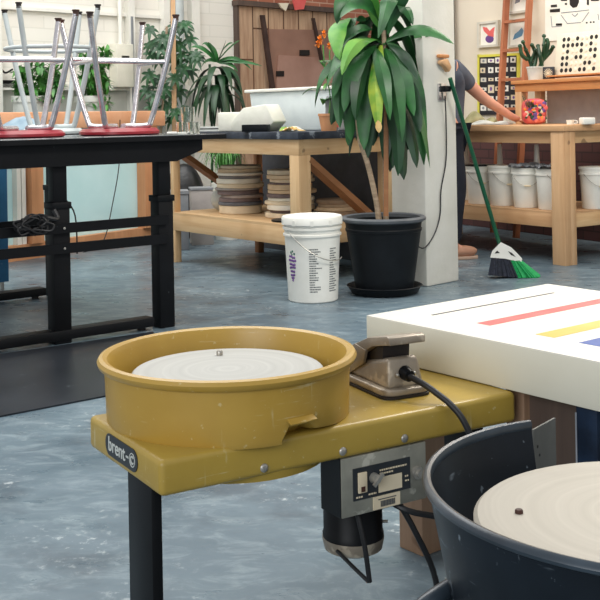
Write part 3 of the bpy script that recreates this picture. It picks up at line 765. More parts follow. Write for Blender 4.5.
st1 = [(.145, .055, L), (.15, .022, ('5a5c62', 'charcoal')), (.14, .025, D), (.145, .022, ('9a8a80', 'brownish grey')), (.142, .03, D), (.155, .014, G_), (.16, .03, L), (.15, .032, P_), (.145, .02, ('77706c', 'dusty grey')), (.158, .018, P_), (.148, .026, T), (.138, .020, L)]
bat_stack(.30, 1.02, [(a, h, c[0], c[1]) for a, h, c in st1], 'left stack under pine bench', 'bats in the left stack')
st2 = [(.17, .03, L), (.14, .02, D), (.155, .032, P_), (.16, .022, L), (.15, .022, P_), (.14, .025, D), (.158, .022, T), (.145, .035, T), (.13, .012, D), (.145, .022, L), (.15, .026, T), (.14, .03, L)]
bat_stack(.34, .52, [(a, h, c[0], c[1]) for a, h, c in st2], 'middle stack under pine bench', 'bats in the middle stack')
st3 = [(.13, .025, T), (.135, .022, ('9b8064', 'worn brown')), (.13, .024, T), (.132, .02, ('a58a6c', 'dull tan')), (.128, .024, ('8b7258', 'dark tan'))]
bat_stack(.50, .245, [(a, h, c[0], c[1]) for a, h, c in st3], 'short stack behind bench leg', 'bats behind the leg')
w = mw(.16, .30, .3465)
o = obj('wheel_disc', B().lathe([(0, 0), (.115, 0), (.115, .010), (0, .010)], (0, 0, 0), 32), 'black_plastic', loc=w, sm=True); tag(o, 'flat black disc lying on the front of the bench shelf', 'disc')
# stone and small bucket on shelf
w = mw(.30, 1.27, .3465)
o = obj('clay_lump', B().ball((0, 0, .075), .075, 18, 12, (.8, .8, 1)), 'ceramic', loc=w, sm=True); tag(o, 'rounded pale grey lump left of the bats on the bench shelf', 'clay lump')
# foam blocks, tray, tub and scraps on the bench
w = mw(.13, .84, .901)
o = obj('foam_block', B().prism([(-.09, -.06), (.08, -.06), (.10, .07), (-.08, .07)], 0, .125).add([], []), 'foam', loc=w, rz=MR+R(-60), bevel=.012); tag(o, 'low white foam block on the dark bench top', 'foam block')
w = mw(.13, .56, .901)
fb = B().prism([(-.17, .0), (.10, .0), (.17, .06), (.11, .17), (-.08, .15), (-.19, .05)], -.07, .07, 'y')
o = obj('packing_block', fb, 'foam', loc=w, rz=MR+R(-75), bevel=.010); tag(o, 'chunky wedge of white packing foam leaning before the white tub', 'foam block')
w = mw(.015, .44, .901)
o = obj('tray', B().box(-.085, .085, -.03, .03, 0, .045), 'black_plastic', loc=w, rz=MR+R(-60), bevel=.004); tag(o, 'small black tray in front of the foam wedge', 'tray')
w = mw(.18, 1.2, .901)
pk = B().box(-.13, .13, -.10, .10, 0, .012); pk.box(-.12, .125, -.1, .1, .02, .03)
o = obj('drying_board', pk, 'ceramic', loc=w, rz=MR+R(-50)); tag(o, 'pair of thin flat boards at the left end of the bench top', 'board')
pkp = obj('spacer', B().box(-.11, .11, -.09, .09, .012, .020), 'hole', o)
# white tub
tx = thing('plastic_tub', 'long white tub with flat lid at the back of the bench', 'tub', mw(.40, .05, .901), MR)
obj('tub_body', frus(.03, .33, .03, .98, 0, .01, .35, .01, 1.0, .255), 'tub', tx, bevel=.01)
obj('tub_lid', B().box(-.012, .372, -.012, 1.03, .256, .278), 'white_plastic', tx, bevel=.006)
# scraps
random.seed(5)
for i, (x, y, m_, lb) in enumerate(((.12, .20, 'paper', 'crumpled white paper scrap on the bench top'), (.16, .30, 'leaf_yel', 'yellow green leaf litter beside the paper scrap'), (.05, .12, 'leaf_tip', 'dried straw coloured leaf near the bench corner'))):
    b_ = B(); w = mw(x, y, .901); nv = []
    for k in range(9):
        for q in range(7): nv.append((-.07+.0175*k+random.uniform(-.004, .004), -.04+.013*q, .004+random.random()*.030*(sin(k/8*pi))))
    b_.add(nv, [(k*7+q, k*7+q+1, (k+1)*7+q+1, (k+1)*7+q) for k in range(8) for q in range(6)])
    o = obj('paper_scrap' if i == 0 else 'dry_leaf', b_, m_, loc=w, rz=i*1.3, solid=.002); tag(o, lb, 'scrap')
# can with red label behind the leaves
cn = thing('paint_tin', 'small tin with a red band behind the hanging leaves', 'tin', mw(.33, -.0+.08, .901), 0)
obj('body', B().lathe([(0, 0), (.04, 0), (.04, .19), (.03, .21), (0, .21)], (0, 0, 0), 24), 'grey_card', cn, sm=True)
obj('label_band', B().lathe([(.0405, .02), (.0412, .02), (.0412, .055), (.0405, .055)], (0, 0, 0), 24), 'stripe_red', cn, sm=True)
# boxes and dark panel behind / under bench
dp = obj('backing_panel', B().box(0, .03, -.1, 1.70, 0, .80), 'dark_panel', loc=mw(MX+.12, 0, 0), rz=MR); tag(dp, 'dark grey sheet panel standing behind the pine bench', 'panel')
gbx = at(188, 205, 8.0)
for (px_, Y, w_, h_, m_, lb) in ((179, 8.2, .13, .17, 'grey_card', 'light grey storage box, left of the two behind the bench'), (201, 8.5, .17, .20, 'grey_board', 'darker grey storage box, right of the two behind the bench')):
    g = at(px_, 200, Y)
    b_ = B().box(-w_/2, w_/2, -.1, .1, 0, .42 if px_ == 179 else .43)
    o = obj('storage_box', b_, m_, loc=(g.x, g.y, 0), rz=R(10), bevel=.006); tag(o, lb, 'box', 'storage boxes behind the bench')
    cvr = obj('lid', B().box(-w_/2-.005, w_/2+.005, -.105, .105, .43 if px_ != 179 else .42, .445), 'grey_card', o)
g = at(184, 170, 8.85)
o = obj('refuse_sack', B().ball((0, 0, .31), .31, 20, 14, (.55, .45, 1)), 'bag_black', loc=(g.x, g.y, 0), sm=True); tag(o, 'black refuse sack slumped behind the grey boxes', 'sack')

# ================================================================== WHITE GRAPE BUCKET
bk = thing('lidded_bucket', 'tall white lidded bucket with purple grape print', 'bucket', (.055, 5.845, 0), 0)
bbd = obj('bucket_body', B().lathe([(0, 0), (.128, 0), (.134, .006), (.150, .35), (.158, .352), (.158, .362), (.151, .366), (.152, .385), (.160, .387), (.160, .398), (.153, .402), (.154, .42), (0, .42)], (0, 0, 0), 48), 'white_plastic', bk, sm=True)
obj('lid', B().lathe([(0, .452), (.145, .452), (.150, .458), (.160, .456), (.165, .448), (.165, .415), (.157, .410), (.1565, .425), (0, .43)], (0, 0, 0), 48), 'white_plastic', bk, sm=True)
for i in range(10):
    a = 2*pi*i/10+.3
    obj('lid_tab', B().box(.1635, .1675, -.008, .008, .412, .44), 'white_plastic', bk).rotation_euler = (0, 0, a)
hp = []
for i in range(17):
    t = i/16; a = R(-138+t*118)
    hp.append(((.165)*cos(a), .165*sin(a), .375-.15*sin(t*pi*.62)**1.0))
obj('bail_handle', B().tube(hp, .0028, 6), 'steel', bk, sm=True)
def onbucket(ang, z, off=.0008): r = .134+(.016)*(z-.006)/.344+off; return Vector((r*cos(ang), r*sin(ang), z))
gr = B(); random.seed(2)
rows = [(.245, 4), (.225, 5), (.205, 4), (.187, 4), (.168, 3), (.150, 3), (.134, 2), (.118, 1)]
for z, nn in rows:
    for k in range(nn):
        a = R(-140)+(k-(nn-1)/2)*.082; c = onbucket(a, z+random.uniform(-.003, .003), -.0045)
        gr.ball(c, .0085, 10, 8)
gp = obj('grape_print', gr, 'grape_p', bbd, sm=True)
lf = B()
for (da, dz, r) in ((-.05, .268, .015), (.04, .275, .013), (.12, .262, .014), (0, .258, .012)):
    lf.ball(onbucket(R(-140)+da, dz, -r*.86), r, 12, 8)
obj('leaf_print', lf, 'grape_g', bbd, sm=True)
tcols = (B(), B()); random.seed(4)
for i in range(19):
    z = .285-i*.0125
    for tx_, (a0, amax) in zip(tcols, ((-98, 27), (-52, 26))):
        a = R(a0); e = R(a0+random.uniform(.35, 1)*amax)
        if i in (0,): e = R(a0+amax*.7)
        while a < e:
            a2 = min(a+random.uniform(.02, .06), e); vv = [onbucket(a, z), onbucket(a2, z), onbucket(a2, z+.006), onbucket(a, z+.006)]
            tx_.add(vv, [(0, 1, 2, 3)]); a = a2+.012
for tx_ in tcols: obj('printed_list', tx_, 'print', bbd)

# ================================================================== BIG DRACAENA
PC = Vector((.455, 6.03, 0))
dp_ = thing('potted_dracaena', 'large dracaena with drooping leaves in a black pot by the column', 'plant', PC, 0)
pot = obj('pot', B().lathe([(0, .025), (.155, .025), (.162, .03), (.208, .345), (.212, .348), (.214, .362), (.21, .368), (.215, .405), (.205, .405), (.198, .34), (0, .335)], (0, 0, 0), 56), 'pot_black', dp_, sm=True)
obj('pot_rim', B().lathe([(.205, .398), (.222, .400), (.236, .408), (.238, .420), (.230, .428), (.218, .430), (.206, .424), (.205, .398)], (0, 0, 0), 56), 'pot_rim', pot, sm=True)
obj('saucer', B().lathe([(0, 0), (.17, 0), (.185, .006), (.205, .042), (.212, .045), (.206, .048), (.195, .040), (.172, .014), (0, .014)], (0, 0, 0), 56), 'pot_black', dp_, sm=True)
obj('soil', B().lathe([(0, .385), (.12, .38), (.203, .375), (.2, .345), (0, .34)], (0, 0, 0), 40), 'soil', dp_, sm=True)
def pl_(px_, py_, dy=0): return at(px_, py_, PC.y+dy)-PC
obj('trunk', B().tube([pl_(379, 220), pl_(376, 200), pl_(368, 165), pl_(360, 140), pl_(357, 110), pl_(357, 70), pl_(355, 40)], [.017, .0155, .015, .014, .012, .010, .008], 10), 'bark', dp_, sm=True)
obj('trunk', B().tube([pl_(386, 220, .04), pl_(385, 150, .05), pl_(384, 90, .04), pl_(384, 40, .02), pl_(383, -5)], [.016, .015, .014, .013, .011], 10), 'bark', dp_, sm=True)
obj('stake', B().bar(pl_(386, 216, -.03), pl_(386, 60, -.02), .026, .022, (0, 1, 0)), 'brownwood', dp_)
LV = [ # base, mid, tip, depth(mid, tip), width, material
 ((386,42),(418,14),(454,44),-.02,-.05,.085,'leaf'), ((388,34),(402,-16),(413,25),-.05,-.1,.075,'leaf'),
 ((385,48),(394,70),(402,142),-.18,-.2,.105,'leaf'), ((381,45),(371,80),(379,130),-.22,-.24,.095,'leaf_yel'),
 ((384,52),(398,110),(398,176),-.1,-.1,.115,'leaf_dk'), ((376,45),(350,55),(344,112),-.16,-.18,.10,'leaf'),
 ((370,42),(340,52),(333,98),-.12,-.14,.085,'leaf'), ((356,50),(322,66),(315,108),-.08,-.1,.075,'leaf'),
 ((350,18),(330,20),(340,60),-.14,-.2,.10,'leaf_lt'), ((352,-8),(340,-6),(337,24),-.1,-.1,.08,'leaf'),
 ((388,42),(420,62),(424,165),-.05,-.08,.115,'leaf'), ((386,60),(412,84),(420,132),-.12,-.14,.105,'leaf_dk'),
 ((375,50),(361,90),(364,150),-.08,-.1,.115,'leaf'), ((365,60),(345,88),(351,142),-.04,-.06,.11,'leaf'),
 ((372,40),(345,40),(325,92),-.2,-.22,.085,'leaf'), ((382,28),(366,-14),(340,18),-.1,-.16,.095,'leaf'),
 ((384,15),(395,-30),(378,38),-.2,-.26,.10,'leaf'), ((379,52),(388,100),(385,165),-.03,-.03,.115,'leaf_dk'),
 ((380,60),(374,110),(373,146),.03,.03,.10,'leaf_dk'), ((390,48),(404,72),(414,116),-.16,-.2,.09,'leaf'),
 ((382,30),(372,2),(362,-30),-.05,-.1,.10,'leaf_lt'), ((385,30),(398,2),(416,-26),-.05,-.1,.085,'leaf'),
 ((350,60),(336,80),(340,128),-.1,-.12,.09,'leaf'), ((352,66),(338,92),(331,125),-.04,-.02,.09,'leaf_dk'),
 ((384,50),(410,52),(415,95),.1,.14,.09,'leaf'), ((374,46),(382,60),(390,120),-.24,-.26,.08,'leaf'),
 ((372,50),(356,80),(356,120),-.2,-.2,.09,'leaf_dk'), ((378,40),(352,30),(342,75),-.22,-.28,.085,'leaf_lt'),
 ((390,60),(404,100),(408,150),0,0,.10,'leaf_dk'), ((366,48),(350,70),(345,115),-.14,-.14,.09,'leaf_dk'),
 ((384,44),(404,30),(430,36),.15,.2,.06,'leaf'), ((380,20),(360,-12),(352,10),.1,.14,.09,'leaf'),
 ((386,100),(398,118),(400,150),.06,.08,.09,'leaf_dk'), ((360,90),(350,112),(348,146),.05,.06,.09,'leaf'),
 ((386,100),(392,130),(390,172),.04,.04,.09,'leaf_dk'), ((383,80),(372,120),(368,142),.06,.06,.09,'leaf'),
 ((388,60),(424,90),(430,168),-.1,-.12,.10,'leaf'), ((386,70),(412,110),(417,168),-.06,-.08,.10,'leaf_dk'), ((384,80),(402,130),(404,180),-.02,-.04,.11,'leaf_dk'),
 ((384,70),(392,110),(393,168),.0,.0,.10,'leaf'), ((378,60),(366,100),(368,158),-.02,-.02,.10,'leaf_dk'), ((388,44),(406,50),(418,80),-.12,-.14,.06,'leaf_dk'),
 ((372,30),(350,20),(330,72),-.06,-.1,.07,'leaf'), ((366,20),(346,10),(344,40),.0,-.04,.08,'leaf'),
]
random.seed(9)
parts = {}
for (a, b_, c, d1, d2, w, m_) in LV:
    k = m_; parts.setdefault(k, B())
    sd = Vector((1, random.uniform(-.5, .5), random.uniform(-.2, .2))) if abs(c[0]-a[0]) < 40 else Vector((.2, .7, .9))
    leaf(parts[k], pl_(*a), pl_(b_[0], b_[1], d1), pl_(c[0], c[1], d2), w*.95, 14, fold=random.uniform(.15, .5), side=sd.normalized(), taper=1.0)
# hidden side foliage, arching to the back
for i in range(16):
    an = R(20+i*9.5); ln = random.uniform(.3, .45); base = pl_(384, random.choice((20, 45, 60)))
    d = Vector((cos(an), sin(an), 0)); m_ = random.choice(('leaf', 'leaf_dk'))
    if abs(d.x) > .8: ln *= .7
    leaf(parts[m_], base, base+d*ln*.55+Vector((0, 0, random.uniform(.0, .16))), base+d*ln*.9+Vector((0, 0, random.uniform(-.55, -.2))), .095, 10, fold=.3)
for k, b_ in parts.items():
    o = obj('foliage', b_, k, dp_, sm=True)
    if k == 'leaf_yel': o['label'] = 'yellowing leaf with a dry tip'
tipb = B(); leaf(tipb, pl_(378, 120, -.245), pl_(379, 127, -.25), pl_(379, 133, -.245), .035, 6, taper=.9); obj('dry_tip', tipb, 'leaf_tip', dp_)

# flowering plant behind
fl0 = mw(.26, .03, .901); 
fp_ = thing('flowering_plant', 'leggy plant with orange blooms behind the dracaena leaves', 'plant', fl0, 0)
def fl_at(px_, py_): return at(px_, py_, fl0.y)-fl0
obj('pot', B().lathe([(0, 0), (.045, 0), (.06, .09), (.064, .09), (.064, .105), (.055, .105), (.05, .08), (0, .08)], (0, 0, 0), 24), 'stud', fp_, sm=True)
obj('stem', B().tube([(0, 0, .08), fl_at(330, 95), fl_at(325, 70), fl_at(323, 45)], .004, 6), 'fern', fp_, sm=True)
obj('stem', B().tube([(0, 0, .08), fl_at(338, 90), fl_at(330, 60), fl_at(330, 50)], .004, 6), 'fern', fp_, sm=True)
for (px_, py_, r) in ((320, 40, .028), (324, 34, .024), (318, 44, .022), (329, 46, .02)):
    c = fl_at(px_, py_); b_ = B()
    for k in range(14):
        a = k*2.4; e = Vector((cos(a)*sin(k*.5+.3), sin(a)*sin(k*.5+.3), cos(k*.5+.3)))
        leaf(b_, c, c+e*r*.6, c+e*r*1.15, r*.7, 4)
    obj('bloom', b_, 'flower', fp_)
lb = B(); random.seed(8)
for (px_, py_) in ((322, 62), (328, 75), (333, 85), (318, 90), (340, 95), (325, 100)):
    c = fl_at(px_, py_)
    for k in range(3):
        a = random.uniform(0, 6.3); leaf(lb, c, c+Vector((cos(a)*.05, sin(a)*.05, .02)), c+Vector((cos(a)*.10, sin(a)*.10, -.03)), .05, 6)
obj('foliage', lb, 'leaf_lt', fp_, sm=True)

# ================================================================== BACKGROUND PLANTS
def palm_cluster(b, c, r, n=7, tilt=0):
    a0 = random.uniform(0, 6)
    ax_ = Vector((random.uniform(-.6, .6), -1, random.uniform(.1, .9))).normalized()
    u = ax_.cross(Vector((0, 0, 1))).normalized(); w = ax_.cross(u)
    for k in range(n):
        a = a0+2*pi*k/n; d = u*cos(a)+w*sin(a)
        rr = r*random.uniform(.8, 1.1)
        leaf(b, c, c+d*rr*.5+ax_*r*.2, c+d*rr-Vector((0, 0, r*.35)), r*.34, 5, side=d.cross(ax_).normalized())
SY = 8.75
s0 = at(172, 200, 9.5); s0.z = 0
sch = thing('umbrella_plant', 'tall umbrella plant climbing stakes by the left wall', 'plant', (s0.x, s0.y, 0), 0)
obj('pot', B().lathe([(0, 0), (.13, 0), (.17, .28), (.18, .28), (.18, .31), (.16, .31), (.15, .27), (0, .27)], (0, 0, 0), 32), 'pot_black', sch, sm=True)
obj('stake', B().bar((.03, 0, .2), (.04, 0, 2.15), .04, .025, (0, 1, 0)), 'tan_z', sch)
obj('stem', B().tube([(-.05, 0, .25), (-.09, 0, .8), (-.05, .02, 1.3), (-.02, 0, 1.8)], .010, 8), 'bark', sch, sm=True)
b_ = B(); random.seed(21)
for (px_, py_) in [(150,30),(155,42),(163,38),(170,35),(176,25),(186,24),(190,40),(180,45),(152,55),(160,60),(168,55),(176,62),(190,58),(183,68),(150,75),(158,80),(175,78),(190,72),(198,60),(165,88),(155,95),(170,95),(180,92),(152,108),(160,115),(168,106),(176,112),(172,120),(185,30),(160,48),(174,50),(182,55),(196,55),(150,46),(147,90),(185,110)]:
    c = at(px_, py_, 9.5+random.uniform(-.12, .12))-Vector((s0.x, s0.y, 0)); palm_cluster(b_, c, .10, 7)
obj('foliage', b_, 'umbrella_leaf', sch, sm=True)
# spiky small dracaena on the floor behind the bench
d0 = at(212, 200, 9.3); d0.z = 0
dr = thing('spiky_dracaena', 'spiky dark dracaena rising behind the left end of the pine bench', 'plant', (d0.x, d0.y, 0), 0)
obj('pot', B().lathe([(0, 0), (.10, 0), (.14, .24), (.15, .24), (.15, .27), (.13, .27), (.12, .23), (0, .23)], (0, 0, 0), 32), 'white_plastic', dr, sm=True)
obj('stem', B().tube([(0, 0, .2), (.01, 0, .9), (0, 0, 1.45)], .011, 8), 'leaf_dk', dr, sm=True)
b1, b2 = B(), B(); random.seed(13)
def dl(px_, py_, dy=0): return at(px_, py_, 9.3+dy)-Vector((d0.x, d0.y, 0))
for (m_, t_) in (((200,42),(190,48)), ((208,38),(202,45)), ((225,40),(233,43)), ((235,50),(252,70)), ((240,58),(262,66)), ((228,45),(240,40)), ((216,50),(208,42)), ((222,50),(226,40)), ((205,55),(198,75)), ((232,60),(238,72))):
    leaf(b2, dl(217, 62), dl(*m_), dl(*t_), .05, 10, side=Vector((.3, .6, .6)).normalized())
for i in range(34):
    a = random.uniform(0, 2*pi); ln = random.uniform(.22, .40); bz = random.choice((68, 76, 86, 95))
    base = dl(218, bz); d = Vector((cos(a), sin(a)*.9, 0))
    leaf(b1, base, base+d*ln*.7+Vector((0, 0, .07)), base+d*ln*.85+Vector((0, 0, -random.uniform(.18, .42))), .065, 9, side=Vector((-d.y, d.x, 0)))
obj('foliage', b1, 'leaf_dk', dr, sm=True); obj('foliage', b2, 'leaf', dr, sm=True)
# grassy plant under the bench
g = at(226, 190, 8.8); gs = thing('grassy_plant', 'bright grassy plant hanging beneath the bench behind the bats', 'plant', (g.x, g.y, 0), 0)
obj('pot', B().lathe([(0, 0), (.09, 0), (.12, .44), (.12, .46), (0, .46)], (0, 0, 0), 28), 'white_plastic', gs, sm=True)
b_ = B()
for i in range(90):
    a = random.uniform(0, 2*pi); r = random.uniform(.06, .2)
    leaf(b_, (.03*cos(a), .03*sin(a), .46), (r*cos(a)*.8, r*sin(a)*.8, random.uniform(.8, .95)), (r*cos(a)*1.25, r*sin(a)*1.25, random.uniform(.50, .7)), .016, 7)
obj('foliage', b_, 'fern', gs)
# fern in white pots on the ledge at left
def fern(px0, px1, py0, py1, Y, label, potpx, seed, n):
    random.seed(seed); g = at(potpx, 128, Y); base = Vector((g.x, g.y, 0))
    zt = at(potpx, 96, Y).z
    t = thing('potted_fern', label, 'plant', (g.x, g.y, 0), 0)
    obj('pot', B().lathe([(0, 0), (.10, 0), (.13, zt-.05), (.14, zt-.05), (.14, zt), (.12, zt), (.11, zt-.07), (0, zt-.07)], (0, 0, 0), 28), 'ceramic', t, sm=True)
    b_ = B()
    for i in range(n):
        a = at(random.uniform(px0, px1), random.uniform(py0, py1), Y+random.uniform(-.12, .12))-base
        for k in range(5):
            an = random.uniform(0, 6.3); d = Vector((cos(an), random.uniform(-.6, .3), sin(an)))
            leaf(b_, a, a+d*.03, a+d*.065-Vector((0, 0, .012)), .034, 4)
        if i % 4 == 0:
            b_.tube([(random.uniform(-.05, .05), 0, zt-.04), Vector((a.x*.5, a.y, (a.z+zt)/2+.04)), a], .003, 5)
    obj('foliage', b_, 'fern', t, sm=True)
fern(16, 62, 66, 98, 8.5, 'bushy green fern in a pale pot at the far left', 30, 31, 150)
fern(80, 108, 50, 108, 8.9, 'green fern between the legs of the right-hand red stool', 92, 32, 150)

# cloth bags and blue tray behind the black table
g = at(20, 125, 7.3)
b_ = B(); random.seed(6); nv = []
for i in range(17):
    for j in range(9):
        u_, w_ = i/16, j/8; nv.append((-.32+.6*u_, -.12+.24*w_, .085*sin(pi*u_)**.6*sin(pi*w_)**.6*(1+.4*sin(u_*11+w_*3))))
b_.add(nv, [(i*9+j, (i+1)*9+j, (i+1)*9+j+1, i*9+j+1) for i in range(16) for j in range(8)])
tb2 = thing('side_shelf', 'narrow white shelf table carrying folded cloths behind the black table', 'table', (g.x, g.y+.1, 0), R(30))
obj('shelf_top', B().box(-.9, .28, -.16, .16, .88, .905), 'trim_white', tb2)
for x in (-.8, .22):
    for y in (-.12, .12): obj('leg', B().box(x-.02, x+.02, y-.02, y+.02, 0, .88), 'trim_white', tb2)
o = obj('folded_cloth', b_, 'cloth_blue', loc=(g.x-.02, g.y+.1, .906), rz=R(30), solid=.004, sm=True); tag(o, 'rumpled blue-grey cloth lying behind the left red stool', 'cloth')
g2 = at(2, 113, 7.25); o = obj('plastic_bin', B().box(-.12, .06, -.08, .08, 0, .12).box(-.13, .07, -.09, .09, .10, .125), 'cyan_blue', loc=(g2.x-.20, g2.y-.07, .906)); tag(o, 'blue plastic bin edge at the far left of the photo', 'bin')

# electrical box on the left wall
a, z = backpt(117, 65, 0); eb = thing('electrical_box', 'cream electrical box fixed to the white wall', 'box', BW+Vector((cos(BA)*a+sin(BA)*.01, sin(BA)*a-cos(BA)*.01, 0)), BA)
obj('housing', B().box(-.09, .09, -.12, 0, z-.20, z+.18), 'cream_box', eb, bevel=.01)
obj('dark_slot', B().box(-.04, .04, -.122, -.12, z+.05, z+.075), 'hole', eb)
obj('conduit', B().cyl((.12, -.04, 0), (.12, -.04, 1.9), .025, n=12), 'grey_card', eb, sm=True)
obj('conduit', B().cyl((0, -.05, z+.18), (0, -.05, 3.3), .02, n=12), 'trim_white', eb, sm=True)
# rail and hook
a0_, z0 = backpt(-8, 84); a1_, z1_ = backpt(12, 84)
o = obj('wall_rail', B().box(a0_, a1_, -.06, -.01, z0-.03, z0+.03), 'black_metal', loc=BW, rz=BA); tag(o, 'short black rail on the far left wall', 'rail')
hk = obj('hook', B().tube([(a1_-.08, -.04, z0+.20), (a1_-.13, -.05, z0+.15), (a1_-.09, -.05, z0+.09), (a1_-.02, -.05, z0+.12)], .008, 8), 'black_metal', o, sm=True)

# kiln panels leaning on the boarding
def bwp(px, py, off): x, z = backpt(px, py, 0); return x, z
kp = thing('metal_sheet', 'brown metal sheets with square cut-outs fixed to the boards', 'sheet', BW, BA)
def quad(b, pix, y0, y1):
    pts = [backpt(p[0], p[1], -y0) for p in pix]; b.prism(pts, y0, y1, 'y')
b_ = B(); quad(b_, ((272, 90), (335, 90), (327, 30), (269, 29)), -.075, -.055); us = obj('upper_sheet', b_, 'kiln_brown', kp)
b_ = B(); quad(b_, ((276, 92), (342, 92), (330, 58), (279, 55)), -.09, -.078); ls = obj('lower_sheet', b_, 'kiln_light', kp)
for q_, par in ((((300, 50), (309, 50), (309, 55.5), (300, 55.5)), us), (((276.5, 71), (283.5, 71), (283.5, 76.5), (276.5, 76.5)), ls)):
    pts = [backpt(p[0], p[1], .085) for p in q_]; b_ = B().prism(pts, -.095, -.0765, 'y'); obj('cut_out', b_, 'hole', par)
def strapb(pix, lb):
    b_ = B(); quad(b_, pix, -.13, -.10); o = obj('iron_strap', b_, 'strap', loc=BW, rz=BA); tag(o, lb, 'strap')
strapb(((272, 92), (276, 92), (265, 15), (261.5, 15)), 'long dark strip leaning on the boards left of the metal sheets')
strapb(((322, 62), (324, 62), (315, 18), (313, 18)), 'short dark strip leaning on the boards by the orange bloom')
for i, (pix, m_, lb) in enumerate(((((279, 3), (289, 3), (286, 11), (282, 8)), 'boards', 'small pale wooden scrap on the ledge above the boards'), (((292, -6), (308, -6), (304, 9), (296, 10)), 'terracotta', 'pink scrap on the ledge above the metal sheets'))):
    b_ = B(); quad(b_, pix, -.13, -.11); o = obj('wall_scrap', b_, 'peg' if i == 0 else 'stripe_red', loc=BW, rz=BA); tag(o, lb, 'scrap')

# ================================================================== COLUMN FITTINGS
CO = Vector((.712, 6.2, 0)); CR = R(44)
def cfront(px_, py_, off=.0):   # point on the lit (right) face of the column
    u, v = uv(px_, py_); d = Vector((cos(CR), sin(CR))); n = Vector((-d.y, d.x)); r = Vector((u/FPX, 1))
    Y = (CO.xy.dot(n)-off)/r.dot(n); return Vector((u*Y/FPX, Y, CAMH-v*Y/FPX))
ob = cfront(441, 92, 0); os_ = thing('wall_socket', 'black and chrome socket fitting on the column', 'socket', (ob.x, ob.y, ob.z), CR)
obj('plate', B().box(-.035, .035, -.012, -.0005, -.05, .05), 'chrome', os_, bevel=.003)
obj('plug', B().box(-.025, .035, -.05, -.012, .0, .035), 'black_plastic', os_, bevel=.006)
cp = [cfront(445, 96, .05), cfront(446, 120, .02), cfront(446, 160, .012), cfront(441, 190, .012), cfront(440, 215, .012), cfront(434, 235, .02), cfront(424, 248, .02), cfront(415, 244, .04)]
hang('power_cord', cp, .004, 'black cord hanging down the cream column from its socket')
hb = cfront(441, 64, 0); hs = thing('hand_brush', 'wooden hand brush hanging on the column', 'brush', (hb.x, hb.y, hb.z), CR)
obj('handle', B().box(-.045, .045, -.03, -.002, .035, .055), 'shelfwood', hs, bevel=.006)
obj('brush_head', B().prism([(-.04, .02), (.02, .03), (.055, -.02), (.03, -.05), (.0, -.02), (-.045, -.0)], -.04, -.004, 'y'), 'tan', hs, bevel=.008)

# ================================================================== BROOM
p_lo = onz(505, 262, .0); g = at(500, 246, 6.55)
ptop = cfront(450, 78, .06)
bt = thing('broom', 'green broom leaning against the column with white head', 'broom', (g.x, g.y, 0), 0)
def bl_(v): return Vector(v)-Vector((g.x, g.y, 0))
obj('handle', B().cyl(bl_(g), bl_(ptop), .0125, n=14), 'green_plastic', bt, sm=True)
bh = B(); Yb = 6.5
def bq(px_, py_, dy=0): v = at(px_, py_, Yb+dy); return v-Vector((g.x, g.y, 0))
outl = [(491, 257), (493, 251), (498, 246), (501, 243), (505, 245), (511, 248), (517, 254), (521.5, 259), (521, 261), (514, 260), (505, 258)]
hole1 = [(494.5, 253.5), (497, 250.5), (500, 253)]
v3 = [bq(*p, -.025) for p in outl]+[bq(*p, .025) for p in outl]; nn_ = len(outl)
bh.add(v3, [tuple(range(nn_)), tuple(range(2*nn_-1, nn_-1, -1))]+[(i, (i+1) % nn_, nn_+(i+1) % nn_, nn_+i) for i in range(nn_)])
hd = obj('broom_head', bh, 'white_plastic', bt, bevel=.004)
for hh in (hole1, [(508, 251), (512, 253), (516, 257), (511, 255)]):
    b_ = B(); m0 = len(hh); vv = [bq(*p, -.027) for p in hh]+[bq(*p, -.022) for p in hh]
    b_.add(vv, [tuple(range(m0)), tuple(range(2*m0-1, m0-1, -1))]+[(i, (i+1) % m0, m0+(i+1) % m0, m0+i) for i in range(m0)]); obj('head_opening', b_, 'rubber', hd)
def bristles(A0, A1, Z0, Z1, m_, n=60):
    b_ = B()
    for i in range(n):
        t = (i+random.random())/n; dy = random.uniform(-.022, .022)
        a = Vector(bq(A0[0]+(A1[0]-A0[0])*t, A0[1]+(A1[1]-A0[1])*t, dy)); c = Vector(bq(Z0[0]+(Z1[0]-Z0[0])*t, Z0[1]+(Z1[1]-Z0[1])*t, dy*2))
        c.z = max(c.z, .002)
        b_.tube([a, c], [.004, .007], 4, raw=True)
    obj('bristles', b_, m_, bt)
bristles((492, 257), (512, 260), (489, 275), (522, 278), 'dark_bristle', 200)
bristles((511, 260), (520.5, 260), (517, 279), (540, 281), 'green_bristle', 200)

# ================================================================== RIGHT BENCH
RO = Vector((1.69, 6.94, 0)); RR = R(35)
def rw(x, y, z): c, s = cos(RR), sin(RR); return Vector((RO.x+x*c-y*s, RO.y+x*s+y*c, z))
rb = thing('work_bench', 'pine work bench holding white buckets at the right', 'bench', RO, RR)
BX, BY = .80, 1.9
obj('bench_top', B().box(-.02, BX, -.02, BY, .865, .905), 'tan', rb, bevel=.003)
for (x0, x1, y0, y1, m_) in ((.03, .07, 0, BY, 'tan'), (BX-.04, BX, 0, BY, 'tan'), (.07, BX-.04, 0.03, .07, 'pine'), (.04, BX-.04, BY-.04, BY, 'pine')):
    obj('apron', B().box(x0, x1, y0, y1, .785, .865), m_, rb, bevel=.002)
    obj('shelf_beam', B().box(x0, x1, y0, y1, .235, .325), m_, rb, bevel=.002)
obj('shelf_board', B().box(.03, BX, .03, BY, .325, .338), 'tan', rb)
for (x, y) in ((0, 0), (BX-.10, 0), (0, BY-.1), (BX-.10, BY-.1)):
    obj('leg', B().box(x-.01, x+.045, y-.01, y+.10, 0, .864).box(x+.046, x+.10, y-.01, y+.10, 0, .864), 'tan_z', rb, bevel=.002)
